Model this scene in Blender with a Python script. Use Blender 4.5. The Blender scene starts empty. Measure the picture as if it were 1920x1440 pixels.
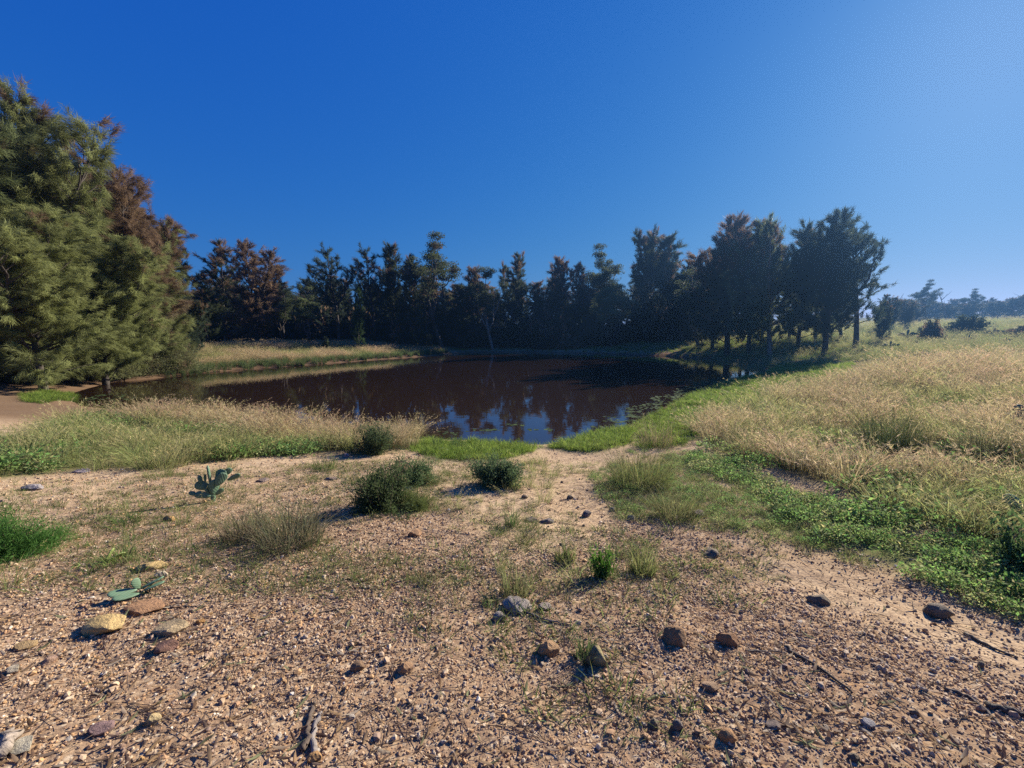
import bpy, math, random
import numpy as np
from mathutils import Vector

scene = bpy.context.scene
COL = scene.collection
R = math.radians

# ------------------------------------------------------------------ camera
CAM_Z, F, PITCH = 1.6, 780.0, R(6.94)          # F in pixels of a 1920 wide frame
cam_d = bpy.data.cameras.new('camera')
cam_d.sensor_width = 36.0
cam_d.lens = F / 1920 * 36.0
cam_d.clip_start, cam_d.clip_end = 0.05, 3000
cam = bpy.data.objects.new('camera', cam_d)
COL.objects.link(cam)
cam.location = (0, 0, CAM_Z)
cam.rotation_euler = (R(90) - PITCH, 0, 0)
scene.camera = cam

# ------------------------------------------------------------------ sky and sun
SUN_AZ, SUN_EL = R(48), R(27)                   # azimuth clockwise from the view direction (+Y)
world = bpy.data.worlds.new('World')
scene.world = world
world.use_nodes = True
wn, wl = world.node_tree.nodes, world.node_tree.links
wn.clear()
sky = wn.new('ShaderNodeTexSky')
sky.sky_type = 'NISHITA'
sky.sun_disc = False
sky.sun_elevation, sky.sun_rotation = SUN_EL, SUN_AZ
sky.altitude, sky.air_density, sky.dust_density, sky.ozone_density = 0, 1.4, 0.30, 3.0
# the camera's deep saturated blue: a tone curve per channel, the same over the whole sky
sep, com = wn.new('ShaderNodeSeparateColor'), wn.new('ShaderNodeCombineColor')
wl.new(sky.outputs[0], sep.inputs[0])
for i_, (g_, k_) in enumerate([(1.45, .103), (.74, .168), (.205, .303)]):
    m1, m2, m3 = (wn.new('ShaderNodeMath') for _ in range(3))
    m1.operation, m2.operation, m3.operation = 'MULTIPLY', 'POWER', 'MULTIPLY'
    m1.inputs[1].default_value, m2.inputs[1].default_value, m3.inputs[1].default_value = .1, g_, k_ * 10
    wl.new(sep.outputs[i_], m1.inputs[0]); wl.new(m1.outputs[0], m2.inputs[0]); wl.new(m2.outputs[0], m3.inputs[0]); wl.new(m3.outputs[0], com.inputs[i_])
bg = wn.new('ShaderNodeBackground')
bg.inputs['Strength'].default_value = 0.10
wo = wn.new('ShaderNodeOutputWorld')
wl.new(com.outputs[0], bg.inputs['Color'])
wl.new(bg.outputs[0], wo.inputs['Surface'])

sun_vec = Vector((math.sin(SUN_AZ) * math.cos(SUN_EL), math.cos(SUN_AZ) * math.cos(SUN_EL), math.sin(SUN_EL)))
sun_d = bpy.data.lights.new('sun', 'SUN')
sun_d.energy, sun_d.angle, sun_d.color = 5.0, R(0.53), (1.0, 0.92, 0.79)
sun = bpy.data.objects.new('sun', sun_d)
COL.objects.link(sun)
sun.rotation_euler = sun_vec.to_track_quat('Z', 'Y').to_euler()

vs = scene.view_settings
vs.view_transform, vs.look, vs.exposure, vs.gamma = 'Standard', 'None', 1.0, 1.0
scene.cycles.max_bounces = 6
scene.cycles.diffuse_bounces = 3
scene.cycles.glossy_bounces = 2
scene.cycles.transmission_bounces = 3
scene.cycles.volume_bounces = 0
world.cycles.sampling_method = 'NONE'         # the sky is smooth: surfaces find it themselves, lamp samples go to the sun
scene.cycles.use_denoising = False          # 128 samples leave only a fine photographic grain
scene.cycles.caustics_reflective = False
scene.cycles.caustics_refractive = False

# ------------------------------------------------------------------ small helpers
def ray(px, py):
    a, b = (px - 960) / F, (720 - py) / F
    c, s = math.cos(PITCH), math.sin(PITCH)
    return np.array([a, c + b * s, -s + b * c])

def plane_at(px, py, z):
    d = ray(px, py)
    t = (z - CAM_Z) / d[2]
    return np.array([d[0] * t, d[1] * t])

def vnoise(x, y, s=0):
    x = np.asarray(x, float); y = np.asarray(y, float)
    ix, iy = np.floor(x), np.floor(y)
    fx, fy = x - ix, y - iy
    fx, fy = fx * fx * (3 - 2 * fx), fy * fy * (3 - 2 * fy)
    def h(a, b):
        v = np.sin(a * 127.1 + b * 311.7 + s * 74.7) * 43758.5453
        return v - np.floor(v)
    return (h(ix, iy) * (1 - fx) + h(ix + 1, iy) * fx) * (1 - fy) + (h(ix, iy + 1) * (1 - fx) + h(ix + 1, iy + 1) * fx) * fy

def fbm(x, y, s=0, o=4):
    v = 0; a = .5
    for i in range(o):
        v = v + a * (vnoise(x, y, s + i * 13) - .5) * 2
        x = np.asarray(x) * 2.03; y = np.asarray(y) * 2.03; a *= .5
    return v

def sstep(a, b, x):
    t = np.clip((np.asarray(x, float) - a) / (b - a), 0, 1)
    return t * t * (3 - 2 * t)

def sdist(poly, x, y):
    """signed distance to a polygon, negative inside"""
    x = np.asarray(x, float); y = np.asarray(y, float)
    d = np.full(x.shape, 1e18); ins = np.zeros(x.shape, bool)
    n = len(poly)
    for i in range(n):
        ax, ay = poly[i]; bx, by = poly[(i + 1) % n]
        ex, ey = bx - ax, by - ay
        t = np.clip(((x - ax) * ex + (y - ay) * ey) / (ex * ex + ey * ey + 1e-12), 0, 1)
        d = np.minimum(d, (x - ax - t * ex) ** 2 + (y - ay - t * ey) ** 2)
        c = ((ay > y) != (by > y))
        with np.errstate(divide='ignore', invalid='ignore'):
            xi = ax + (y - ay) * ex / (ey if ey != 0 else 1e-12)
        ins ^= c & (x < xi)
    d = np.sqrt(d)
    return np.where(ins, -d, d)

# ------------------------------------------------------------------ terrain
WATER_Z = -1.0
POND_PX = [(120, 742), (150, 762), (300, 778), (430, 795), (560, 806), (690, 818), (800, 826), (880, 828), (960, 834), (1010, 836), (1060, 826),
           (1110, 812), (1165, 802), (1200, 790), (1245, 764), (1295, 740), (1345, 720), (1400, 706), (1440, 695), (1430, 684), (1350, 674),
           (1240, 667), (1120, 663), (1000, 661), (900, 661), (845, 664), (790, 669), (700, 675), (600, 683), (500, 690), (400, 698), (330, 705),
           (270, 712), (215, 716), (165, 728)]
POND = [tuple(plane_at(a, b, WATER_Z)) for a, b in POND_PX]

def wob(x, y):
    return .35 * fbm(np.asarray(x) * .45, np.asarray(y) * .45, 5, 3)

def height(x, y):
    x = np.asarray(x, float); y = np.asarray(y, float)
    d = sdist(POND, x, y)
    k = np.clip(d / 9., 0, 1)
    d = d + wob(x, y) * np.clip(np.abs(d) + .25, 0, 1) * (0.35 + k)
    out = np.maximum(d, 0)
    z = 0.115 * np.minimum(out, 8.7) + 0.012 * np.maximum(out - 8.7, 0)
    z = z + .10 * sstep(0, .5, d)
    inn = np.minimum(d, 0)
    z = np.where(d < 0, np.maximum(inn * .25, -1.2), z)
    # hill on the right and gentle rise far behind
    z = z + sstep(6, 60, x - 4) * 2.2 * sstep(10, 70, y) + sstep(0, 1, np.maximum(x - 60, 0) / 200) * 4
    far = sstep(80, 260, np.hypot(x, y))
    z = z + far * 2.0
    # lumps and small relief
    m = sstep(.1, 2.5, d)
    z = z + m * (.10 * fbm(x * .22, y * .22, 1, 3) + .035 * fbm(x * 1.1, y * 1.1, 2, 3))
    nr = 1 - sstep(9, 16, np.hypot(x, y))
    z = z + m * nr * (.016 * fbm(x * 4.3, y * 4.3, 3, 3) + .006 * fbm(x * 16, y * 16, 9, 2))
    return z + WATER_Z

def H1(x, y):
    return float(height(np.array([x]), np.array([y]))[0])

def at(px, py):
    """ground point seen at a pixel of the 1920 x 1440 photograph"""
    d = ray(px, py)
    t = np.geomspace(.8, 400, 260)
    for _ in range(3):
        g = CAM_Z + d[2] * t - height(d[0] * t, d[1] * t)
        i = int(np.argmax(g < 0))
        if g[i] >= 0: i = len(t) - 1
        lo, hi = t[max(i - 1, 0)], t[i]
        t = np.linspace(lo, hi, 24)
    return Vector((d[0] * hi, d[1] * hi, H1(d[0] * hi, d[1] * hi)))

def depth(p):
    return p[1] * math.cos(PITCH) - (p[2] - CAM_Z) * math.sin(PITCH)

def S(w, p):
    """metres across for w photograph pixels at ground point p"""
    return w / F * depth(p)

def poly_at(pts):
    return [tuple(at(a, b)[:2]) for a, b in pts]

# ------------------------------------------------------------------ mesh building
def mesh_tris(name, v, t, col=None, smooth=False, mats=()):
    v = np.ascontiguousarray(v, np.float32); t = np.ascontiguousarray(t, np.int32)
    me = bpy.data.meshes.new(name)
    me.vertices.add(len(v)); me.vertices.foreach_set('co', v.ravel())
    me.loops.add(len(t) * 3); me.loops.foreach_set('vertex_index', t.ravel())
    me.polygons.add(len(t)); me.polygons.foreach_set('loop_start', np.arange(len(t), dtype=np.int32) * 3)
    if smooth:
        me.polygons.foreach_set('use_smooth', np.ones(len(t), bool))
    if col is not None:
        a = me.color_attributes.new('col', 'FLOAT_COLOR', 'POINT')
        c = np.ones((len(v), 4), np.float32); c[:, :col.shape[1]] = col
        a.data.foreach_set('color', c.ravel())
    me.update(calc_edges=True)
    for m in mats: me.materials.append(m)
    return me

class MB:
    def __init__(s): s.v = []; s.t = []; s.c = []; s.n = 0
    def add(s, v, t, c=None):
        v = np.asarray(v, float); t = np.asarray(t, int)
        s.v.append(v); s.t.append(t + s.n); s.n += len(v)
        s.c.append(np.zeros((len(v), 3)) if c is None else np.broadcast_to(np.asarray(c, float), (len(v), 3)))
    def tube(s, pts, rad, k=6, c=None, cap=True):
        pts = np.asarray(pts, float); n = len(pts)
        rad = np.broadcast_to(np.asarray(rad, float), (n,))
        tan = np.gradient(pts, axis=0); tan /= np.linalg.norm(tan, axis=1)[:, None] + 1e-9
        ref = np.array([0, 0, 1.]) if abs(tan[0][2]) < .8 else np.array([1., 0, 0])
        u = np.cross(tan, ref); u /= np.linalg.norm(u, axis=1)[:, None] + 1e-9
        w = np.cross(tan, u)
        a = np.arange(k) / k * 2 * math.pi
        v = pts[:, None] + rad[:, None, None] * (np.cos(a)[None, :, None] * u[:, None] + np.sin(a)[None, :, None] * w[:, None])
        v = v.reshape(-1, 3); t = []
        for i in range(n - 1):
            for j in range(k):
                p, q = i * k + j, i * k + (j + 1) % k
                t += [(p, q, q + k), (p, q + k, p + k)]
        if cap:
            v = np.vstack([v, pts[:1], pts[-1:]]); o = n * k
            for j in range(k):
                t += [(o, (j + 1) % k, j), (o + 1, (n - 1) * k + j, (n - 1) * k + (j + 1) % k)]
        s.add(v, t, c)
    def arrays(s):
        return np.vstack(s.v), np.vstack(s.t), np.vstack(s.c)
    def mesh(s, name, mat, smooth=False):
        v, t, c = s.arrays()
        return mesh_tris(name, v, t, c, smooth, [mat])

def unit(v):
    return v / (np.linalg.norm(v, axis=-1, keepdims=True) + 1e-9)

def needles(mb, base, d, L, W, rng, c):
    """thin single-triangle leaves"""
    n = len(base); d = unit(d)
    sd = unit(np.cross(d, unit(rng.normal(size=(n, 3)))))
    W = np.broadcast_to(W, (n,)); L = np.broadcast_to(L, (n,))
    v = np.empty((n, 3, 3))
    v[:, 0] = base - sd * W[:, None] / 2; v[:, 1] = base + sd * W[:, None] / 2; v[:, 2] = base + d * L[:, None]
    mb.add(v.reshape(-1, 3), np.arange(3 * n).reshape(-1, 3), np.repeat(c, 3, 0))

def leaves(mb, base, d, L, W, rng, c):
    """four-cornered leaves, two triangles"""
    n = len(base); d = unit(d)
    sd = unit(np.cross(d, unit(rng.normal(size=(n, 3)))))
    W = np.broadcast_to(W, (n,)); L = np.broadcast_to(L, (n,))
    v = np.empty((n, 4, 3))
    m = base + d * L[:, None] * .45
    nz = np.cross(d, sd) * (W * .2)[:, None]
    v[:, 0] = base; v[:, 1] = m + sd * W[:, None] / 2 + nz; v[:, 2] = base + d * L[:, None]; v[:, 3] = m - sd * W[:, None] / 2 + nz
    i = np.arange(n)[:, None] * 4
    mb.add(v.reshape(-1, 3), np.vstack([i + [0, 1, 2], i + [0, 2, 3]]), np.repeat(c, 4, 0))

def blades(mb, root, out, h, lean, W, c0, c1, seg=3, tipdrop=.0, side=None, rng=None):
    """arching grass blades; out = horizontal unit vectors"""
    n = len(root); k = seg
    t = np.linspace(0, 1, k + 1)
    pos = root[:, None] + np.array([0, 0, 1.])[None, None] * (h[:, None] * (t - tipdrop * t ** 3))[:, :, None] + out[:, None] * (lean[:, None] * t ** 1.8)[:, :, None]
    if side is None:
        a = rng.uniform(0, 6.283, n); side = np.stack([np.cos(a), np.sin(a), 0 * a], 1)
    wid = W[:, None] * np.array([.8, 1, .75, .45, .3, .2][:k])[None]
    L = pos[:, :k] - side[:, None] * wid[:, :, None] / 2
    Rr = pos[:, :k] + side[:, None] * wid[:, :, None] / 2
    v = np.concatenate([np.stack([L, Rr], 2).reshape(n, 2 * k, 3), pos[:, k:]], 1)
    m = 2 * k + 1
    tri = []
    for i in range(k - 1):
        a = 2 * i; tri += [(a, a + 1, a + 3), (a, a + 3, a + 2)]
    tri.append((2 * k - 2, 2 * k - 1, 2 * k))
    tri = (np.array(tri)[None] + (np.arange(n) * m)[:, None, None]).reshape(-1, 3)
    tt = np.concatenate([np.repeat(t[:k], 2), [1.]])
    c = c0[:, None] * (1 - tt)[None, :, None] + c1[:, None] * tt[None, :, None]
    mb.add(v.reshape(-1, 3), tri, c.reshape(-1, 3))
    return pos

# ------------------------------------------------------------------ objects
def link(name, me, parent=None, loc=(0, 0, 0), rot=(0, 0, 0), scl=(1, 1, 1), color=None):
    o = bpy.data.objects.new(name, me); COL.objects.link(o)
    o.parent = parent; o.location = loc; o.rotation_euler = rot; o.scale = scl
    if color is not None: o.color = color
    return o

def tag(o, label=None, cat=None, group=None, kind=None):
    if label: o['label'] = label
    if cat: o['category'] = cat
    if group: o['group'] = group
    if kind: o['kind'] = kind
    return o

# ------------------------------------------------------------------ materials
def new_mat(name):
    m = bpy.data.materials.new(name); m.use_nodes = True
    nt = m.node_tree; nt.nodes.clear()
    return m, nt.nodes, nt.links

def node(N, t, **kw):
    n = N.new(t)
    for k, v in kw.items(): setattr(n, k, v)
    return n

def mixc(N, L, fac, a, b, mode='MIX'):
    n = N.new('ShaderNodeMix'); n.data_type = 'RGBA'; n.blend_type = mode
    for s, x in ((n.inputs[0], fac), (n.inputs[6], a), (n.inputs[7], b)):
        if hasattr(x, 'is_output'): L.new(x, s)
        elif isinstance(x, (int, float)): s.default_value = x
        else: s.default_value = (*x, 1) if len(x) == 3 else x
    return n.outputs[2]

def math_(N, L, op, a, b=None, clamp=False):
    n = N.new('ShaderNodeMath'); n.operation = op; n.use_clamp = clamp
    for s, x in zip(n.inputs, (a, b)):
        if x is None: continue
        if hasattr(x, 'is_output'): L.new(x, s)
        else: s.default_value = x
    return n.outputs[0]

def noise_(N, L, vec, scale, detail=3, rough=.55):
    n = N.new('ShaderNodeTexNoise'); n.inputs['Scale'].default_value = scale
    n.inputs['Detail'].default_value = detail; n.inputs['Roughness'].default_value = rough
    if vec is not None: L.new(vec, n.inputs['Vector'])
    return n.outputs[0]

def ramp_(N, L, fac, stops, interp='LINEAR'):
    n = N.new('ShaderNodeValToRGB'); n.color_ramp.interpolation = interp
    e = n.color_ramp.elements
    while len(e) < len(stops): e.new(.5)
    for q, (p, c) in zip(e, stops):
        q.position = p; q.color = (*c, 1) if len(c) == 3 else (c[0],) * 3 + (1,)
    L.new(fac, n.inputs[0])
    return n.outputs[0]

def leafy_out(N, L, colr, trans=.3, rough=.6, spec=.25):
    p = N.new('ShaderNodeBsdfPrincipled')
    L.new(colr, p.inputs['Base Color']); p.inputs['Roughness'].default_value = rough
    p.inputs['Specular IOR Level'].default_value = spec
    tr = N.new('ShaderNodeBsdfTranslucent'); L.new(colr, tr.inputs['Color'])
    ms = N.new('ShaderNodeMixShader'); ms.inputs[0].default_value = trans
    L.new(p.outputs[0], ms.inputs[1]); L.new(tr.outputs[0], ms.inputs[2])
    o = N.new('ShaderNodeOutputMaterial'); L.new(ms.outputs[0], o.inputs['Surface'])

def foliage_material():
    """object colour = leaf colour, object alpha = share of rusty-brown sprays; col.r brightness, col.g sprays that turn brown first"""
    m, N, L = new_mat('foliage')
    oi = N.new('ShaderNodeObjectInfo'); at_ = node(N, 'ShaderNodeAttribute', attribute_name='col')
    sp = N.new('ShaderNodeSeparateColor'); L.new(at_.outputs['Color'], sp.inputs[0])
    k = math_(N, L, 'MULTIPLY_ADD', sp.outputs[0], .9); k.node.inputs[2].default_value = .55
    br = math_(N, L, 'LESS_THAN', sp.outputs[1], oi.outputs['Alpha'])
    c = mixc(N, L, br, oi.outputs['Color'], (.200, .135, .082))
    c = mixc(N, L, 1.0, c, k, 'MULTIPLY')
    leafy_out(N, L, c, .42, .65, .12)
    return m

def grass_material(name, trans=.35):
    m, N, L = new_mat(name)
    at_ = node(N, 'ShaderNodeAttribute', attribute_name='col')
    oi = N.new('ShaderNodeObjectInfo')
    k = math_(N, L, 'MULTIPLY_ADD', oi.outputs['Random'], .55); k.node.inputs[2].default_value = .72
    c = mixc(N, L, 1.0, at_.outputs['Color'], k, 'MULTIPLY')
    leafy_out(N, L, c, trans, .7, .12)
    return m

def bark_material():
    m, N, L = new_mat('bark')
    oi = N.new('ShaderNodeObjectInfo'); tc = N.new('ShaderNodeTexCoord')
    mp = N.new('ShaderNodeMapping'); mp.inputs['Scale'].default_value = (6, 6, 1.2); L.new(tc.outputs['Object'], mp.inputs['Vector'])
    n = noise_(N, L, mp.outputs[0], 3, 5, .7)
    c = mixc(N, L, 1.0, oi.outputs['Color'], ramp_(N, L, n, [(.25, (.35,)), (.75, (1.3,))]), 'MULTIPLY')
    p = N.new('ShaderNodeBsdfPrincipled'); L.new(c, p.inputs['Base Color']); p.inputs['Roughness'].default_value = .9
    b = N.new('ShaderNodeBump'); b.inputs['Strength'].default_value = .6; b.inputs['Distance'].default_value = .03
    L.new(n, b.inputs['Height']); L.new(b.outputs[0], p.inputs['Normal'])
    o = N.new('ShaderNodeOutputMaterial'); L.new(p.outputs[0], o.inputs['Surface'])
    return m

def stone_material():
    m, N, L = new_mat('stone')
    oi = N.new('ShaderNodeObjectInfo'); tc = N.new('ShaderNodeTexCoord')
    mp = N.new('ShaderNodeVectorMath'); mp.operation = 'ADD'; L.new(tc.outputs['Object'], mp.inputs[0])
    cx = N.new('ShaderNodeCombineXYZ'); L.new(math_(N, L, 'MULTIPLY', oi.outputs['Random'], 40), cx.inputs[0]); L.new(cx.outputs[0], mp.inputs[1])
    n1 = noise_(N, L, mp.outputs[0], 2.2, 5, .65); n2 = noise_(N, L, mp.outputs[0], 14, 4, .7)
    c = mixc(N, L, 1.0, oi.outputs['Color'], ramp_(N, L, n1, [(.3, (.55,)), (.7, (1.25,))]), 'MULTIPLY')
    c = mixc(N, L, ramp_(N, L, n2, [(.55, (0,)), (.72, (.55,))]), c, (.10, .065, .045))
    p = N.new('ShaderNodeBsdfPrincipled'); L.new(c, p.inputs['Base Color']); p.inputs['Roughness'].default_value = .85
    p.inputs['Specular IOR Level'].default_value = .3
    b = N.new('ShaderNodeBump'); b.inputs['Strength'].default_value = .5; b.inputs['Distance'].default_value = .12
    L.new(n2, b.inputs['Height']); L.new(b.outputs[0], p.inputs['Normal'])
    o = N.new('ShaderNodeOutputMaterial'); L.new(p.outputs[0], o.inputs['Surface'])
    return m

def gravel_material():
    m, N, L = new_mat('gravel')
    oi = N.new('ShaderNodeObjectInfo'); tc = N.new('ShaderNodeTexCoord')
    c = ramp_(N, L, oi.outputs['Random'], [(0, (.46, .31, .18)), (.16, (.36, .205, .105)), (.30, (.51, .365, .225)), (.42, (.26, .16, .10)), (.50, (.48, .28, .125)),
                                           (.60, (.41, .285, .18)), (.74, (.31, .205, .14)), (.82, (.49, .37, .25)), (.94, (.68, .59, .47)), (.955, (.22, .14, .10))], 'CONSTANT')
    n = noise_(N, L, tc.outputs['Object'], 2.5, 3)
    c = mixc(N, L, 1.0, c, ramp_(N, L, n, [(.3, (.75,)), (.7, (1.15,))]), 'MULTIPLY')
    p = N.new('ShaderNodeBsdfPrincipled'); L.new(c, p.inputs['Base Color']); p.inputs['Roughness'].default_value = .8
    o = N.new('ShaderNodeOutputMaterial'); L.new(p.outputs[0], o.inputs['Surface'])
    return m

def cactus_material():
    m, N, L = new_mat('cactus_skin')
    oi = N.new('ShaderNodeObjectInfo'); tc = N.new('ShaderNodeTexCoord')
    n = noise_(N, L, tc.outputs['Object'], 5, 3)
    w = N.new('ShaderNodeTexWave'); w.inputs['Scale'].default_value = 2.6; w.inputs['Distortion'].default_value = 1.5
    mp = N.new('ShaderNodeMapping'); mp.inputs['Rotation'].default_value = (0, .7, 0); L.new(tc.outputs['Object'], mp.inputs['Vector']); L.new(mp.outputs[0], w.inputs['Vector'])
    v = N.new('ShaderNodeTexVoronoi'); v.inputs['Scale'].default_value = 7; L.new(tc.outputs['Object'], v.inputs['Vector'])
    dots = ramp_(N, L, v.outputs['Distance'], [(.10, (1,)), (.16, (0,))])
    c = mixc(N, L, n, (.075, .145, .085), (.12, .20, .115))
    c = mixc(N, L, 1.0, c, oi.outputs['Color'], 'MULTIPLY')
    c = mixc(N, L, ramp_(N, L, w.outputs['Fac'], [(.80, (0,)), (.95, (.16,))]), c, (.16, .24, .15))
    c = mixc(N, L, dots, c, (.16, .15, .08))
    p = N.new('ShaderNodeBsdfPrincipled'); L.new(c, p.inputs['Base Color']); p.inputs['Roughness'].default_value = .62
    b = N.new('ShaderNodeBump'); b.inputs['Strength'].default_value = .12; b.inputs['Distance'].default_value = .02
    L.new(w.outputs['Fac'], b.inputs['Height']); L.new(b.outputs[0], p.inputs['Normal'])
    o = N.new('ShaderNodeOutputMaterial'); L.new(p.outputs[0], o.inputs['Surface'])
    return m

def water_material():
    m, N, L = new_mat('pond_water')
    tc = N.new('ShaderNodeTexCoord')
    n1 = noise_(N, L, tc.outputs['Object'], 1.1, 3, .5); n2 = noise_(N, L, tc.outputs['Object'], .12, 3)
    p = N.new('ShaderNodeBsdfPrincipled')
    L.new(mixc(N, L, n2, (.018, .0095, .0055), (.027, .0145, .0085)), p.inputs['Base Color'])
    p.inputs['Roughness'].default_value = .012; p.inputs['IOR'].default_value = 1.55
    b = N.new('ShaderNodeBump'); b.inputs['Strength'].default_value = .05; b.inputs['Distance'].default_value = .03
    mp = N.new('ShaderNodeMapping'); mp.inputs['Scale'].default_value = (1.3, 2.2, 1); L.new(tc.outputs['Object'], mp.inputs['Vector'])
    L.new(noise_(N, L, mp.outputs[0], 1.6, 3, .5), b.inputs['Height']); L.new(b.outputs[0], p.inputs['Normal'])
    o = N.new('ShaderNodeOutputMaterial'); L.new(p.outputs[0], o.inputs['Surface'])
    return m

def ground_material():
    """zone.r green growth, zone.g straw litter, zone.b gravel, zone.a wet mud"""
    m, N, L = new_mat('ground')
    tc = N.new('ShaderNodeTexCoord'); P = tc.outputs['Object']
    z = node(N, 'ShaderNodeAttribute', attribute_name='zone')
    sp = N.new('ShaderNodeSeparateColor'); L.new(z.outputs['Color'], sp.inputs[0])
    nA = noise_(N, L, P, .8, 5, .6); nB = noise_(N, L, P, 9, 5, .65); nC = noise_(N, L, P, 60, 4, .7)
    sand = mixc(N, L, ramp_(N, L, nA, [(.35, (0,)), (.65, (1,))]), (.48, .335, .195), (.57, .42, .26))
    sand = mixc(N, L, ramp_(N, L, nB, [(.45, (0,)), (.68, (.8,))]), sand, (.30, .20, .125))
    sand = mixc(N, L, ramp_(N, L, nC, [(.50, (0,)), (.66, (.85,))]), sand, (.20, .135, .09))
    v = N.new('ShaderNodeTexVoronoi'); v.inputs['Scale'].default_value = 42; v.inputs['Randomness'].default_value = 1; L.new(P, v.inputs['Vector'])
    gr = ramp_(N, L, node_sep(N, L, v.outputs['Color']), [(0, (.36, .24, .145)), (.2, (.27, .165, .10)), (.4, (.42, .295, .18)), (.6, (.22, .14, .09)), (.75, (.38, .235, .125)), (.9, (.50, .39, .27))], 'CONSTANT')
    gr = mixc(N, L, ramp_(N, L, v.outputs['Distance'], [(.35, (0,)), (.7, (.75,))]), gr, (.23, .15, .095))
    c = mixc(N, L, sp.outputs[2], sand, gr)
    straw = mixc(N, L, nB, (.15, .125, .06), (.25, .20, .095))
    c = mixc(N, L, sp.outputs[1], c, straw)
    green = mixc(N, L, nB, (.055, .085, .025), (.12, .14, .05))
    c = mixc(N, L, sp.outputs[0], c, green)
    c = mixc(N, L, z.outputs['Alpha'], c, mixc(N, L, nB, (.070, .042, .026), (.165, .100, .060)))
    p = N.new('ShaderNodeBsdfPrincipled'); L.new(c, p.inputs['Base Color']); p.inputs['Roughness'].default_value = .95
    p.inputs['Specular IOR Level'].default_value = 0
    hgt = math_(N, L, 'ADD', math_(N, L, 'MULTIPLY', nB, 1.0), math_(N, L, 'MULTIPLY', nC, .35))
    hgt = math_(N, L, 'SUBTRACT', hgt, math_(N, L, 'MULTIPLY', v.outputs['Distance'], .18))
    b = N.new('ShaderNodeBump'); b.inputs['Strength'].default_value = .8; b.inputs['Distance'].default_value = .016
    L.new(hgt, b.inputs['Height']); L.new(b.outputs[0], p.inputs['Normal'])
    o = N.new('ShaderNodeOutputMaterial'); L.new(p.outputs[0], o.inputs['Surface'])
    return m

def node_sep(N, L, c):
    s = N.new('ShaderNodeSeparateColor'); L.new(c, s.inputs[0]); return s.outputs[0]

M_FOL, M_GRASS, M_BARK, M_STONE = foliage_material(), grass_material('grass', .5), bark_material(), stone_material()
M_GRAVEL, M_CACTUS, M_WATER, M_GROUND = gravel_material(), cactus_material(), water_material(), ground_material()

# ------------------------------------------------------------------ zones of the ground (outlines walked on the ground)
Z_MEADOW = poly_at([(1300, 815), (1330, 785), (1440, 748), (1600, 705), (1750, 684), (1920, 672), (2500, 700), (2600, 900), (2500, 1180), (1920, 1045),
                    (1800, 1010), (1680, 975), (1560, 925), (1450, 880), (1340, 850)])
Z_HILL = poly_at([(1560, 690), (1600, 668), (1660, 655), (1720, 640), (1760, 626), (1920, 618), (2500, 622), (2500, 700), (1920, 690), (1700, 700)])
Z_MAT = poly_at([(1290, 850), (1400, 880), (1560, 950), (1700, 1010), (1950, 1070), (2400, 1240), (2200, 1240), (1950, 1160), (1840, 1125), (1720, 1085), (1620, 1050),
                 (1540, 1010), (1480, 965), (1400, 925), (1310, 885)])
Z_SPARSE = poly_at([(1140, 870), (1200, 845), (1300, 850), (1420, 915), (1540, 1000), (1600, 1050), (1480, 1020), (1330, 990), (1200, 965), (1140, 930)])
Z_LBANK = poly_at([(-500, 960), (0, 895), (110, 885), (300, 878), (420, 862), (560, 852), (650, 846), (760, 840), (790, 822), (690, 820), (560, 808), (430, 797), (290, 785),
                   (160, 790), (60, 820), (-100, 850), (-500, 860)])
Z_SHORE = poly_at([(770, 845), (830, 862), (930, 862), (990, 848), (1010, 838), (950, 834), (880, 829), (800, 827)])
Z_SHORE2 = poly_at([(1030, 840), (1120, 850), (1180, 835), (1200, 800), (1165, 804), (1110, 814), (1060, 828)])
Z_MARSH = poly_at([(1180, 850), (1300, 835), (1330, 788), (1440, 750), (1580, 705), (1600, 680), (1450, 685), (1445, 698), (1400, 708), (1345, 722), (1295, 742), (1245, 766), (1200, 792)])
Z_SPIT = [tuple(plane_at(a, b, -.95)) for a, b in [(340, 703), (400, 697), (500, 689), (600, 682), (700, 674), (790, 668), (845, 663)]] + \
         [tuple(plane_at(a, b, -.6)) for a, b in [(800, 655), (600, 655), (450, 660), (330, 680), (310, 695)]]
Z_LGREEN = poly_at([(40, 752), (80, 757), (135, 752), (140, 742), (90, 735), (50, 740)])

def zone_mask(poly, x, y, soft=.5, amp=.7, freq=.9, seed=3):
    return 1 - sstep(-soft, soft, sdist(poly, x, y) + amp * fbm(x * freq, y * freq, seed, 3))

# ------------------------------------------------------------------ ground sheet
def axis(n, near, far, lo, hi, c=0.0):
    u = np.linspace(-1, 1, n)
    k = math.asinh(far / near)
    a = near * np.sinh(u * k)
    a = a[(a > lo) & (a < hi)]
    return a + c

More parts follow.
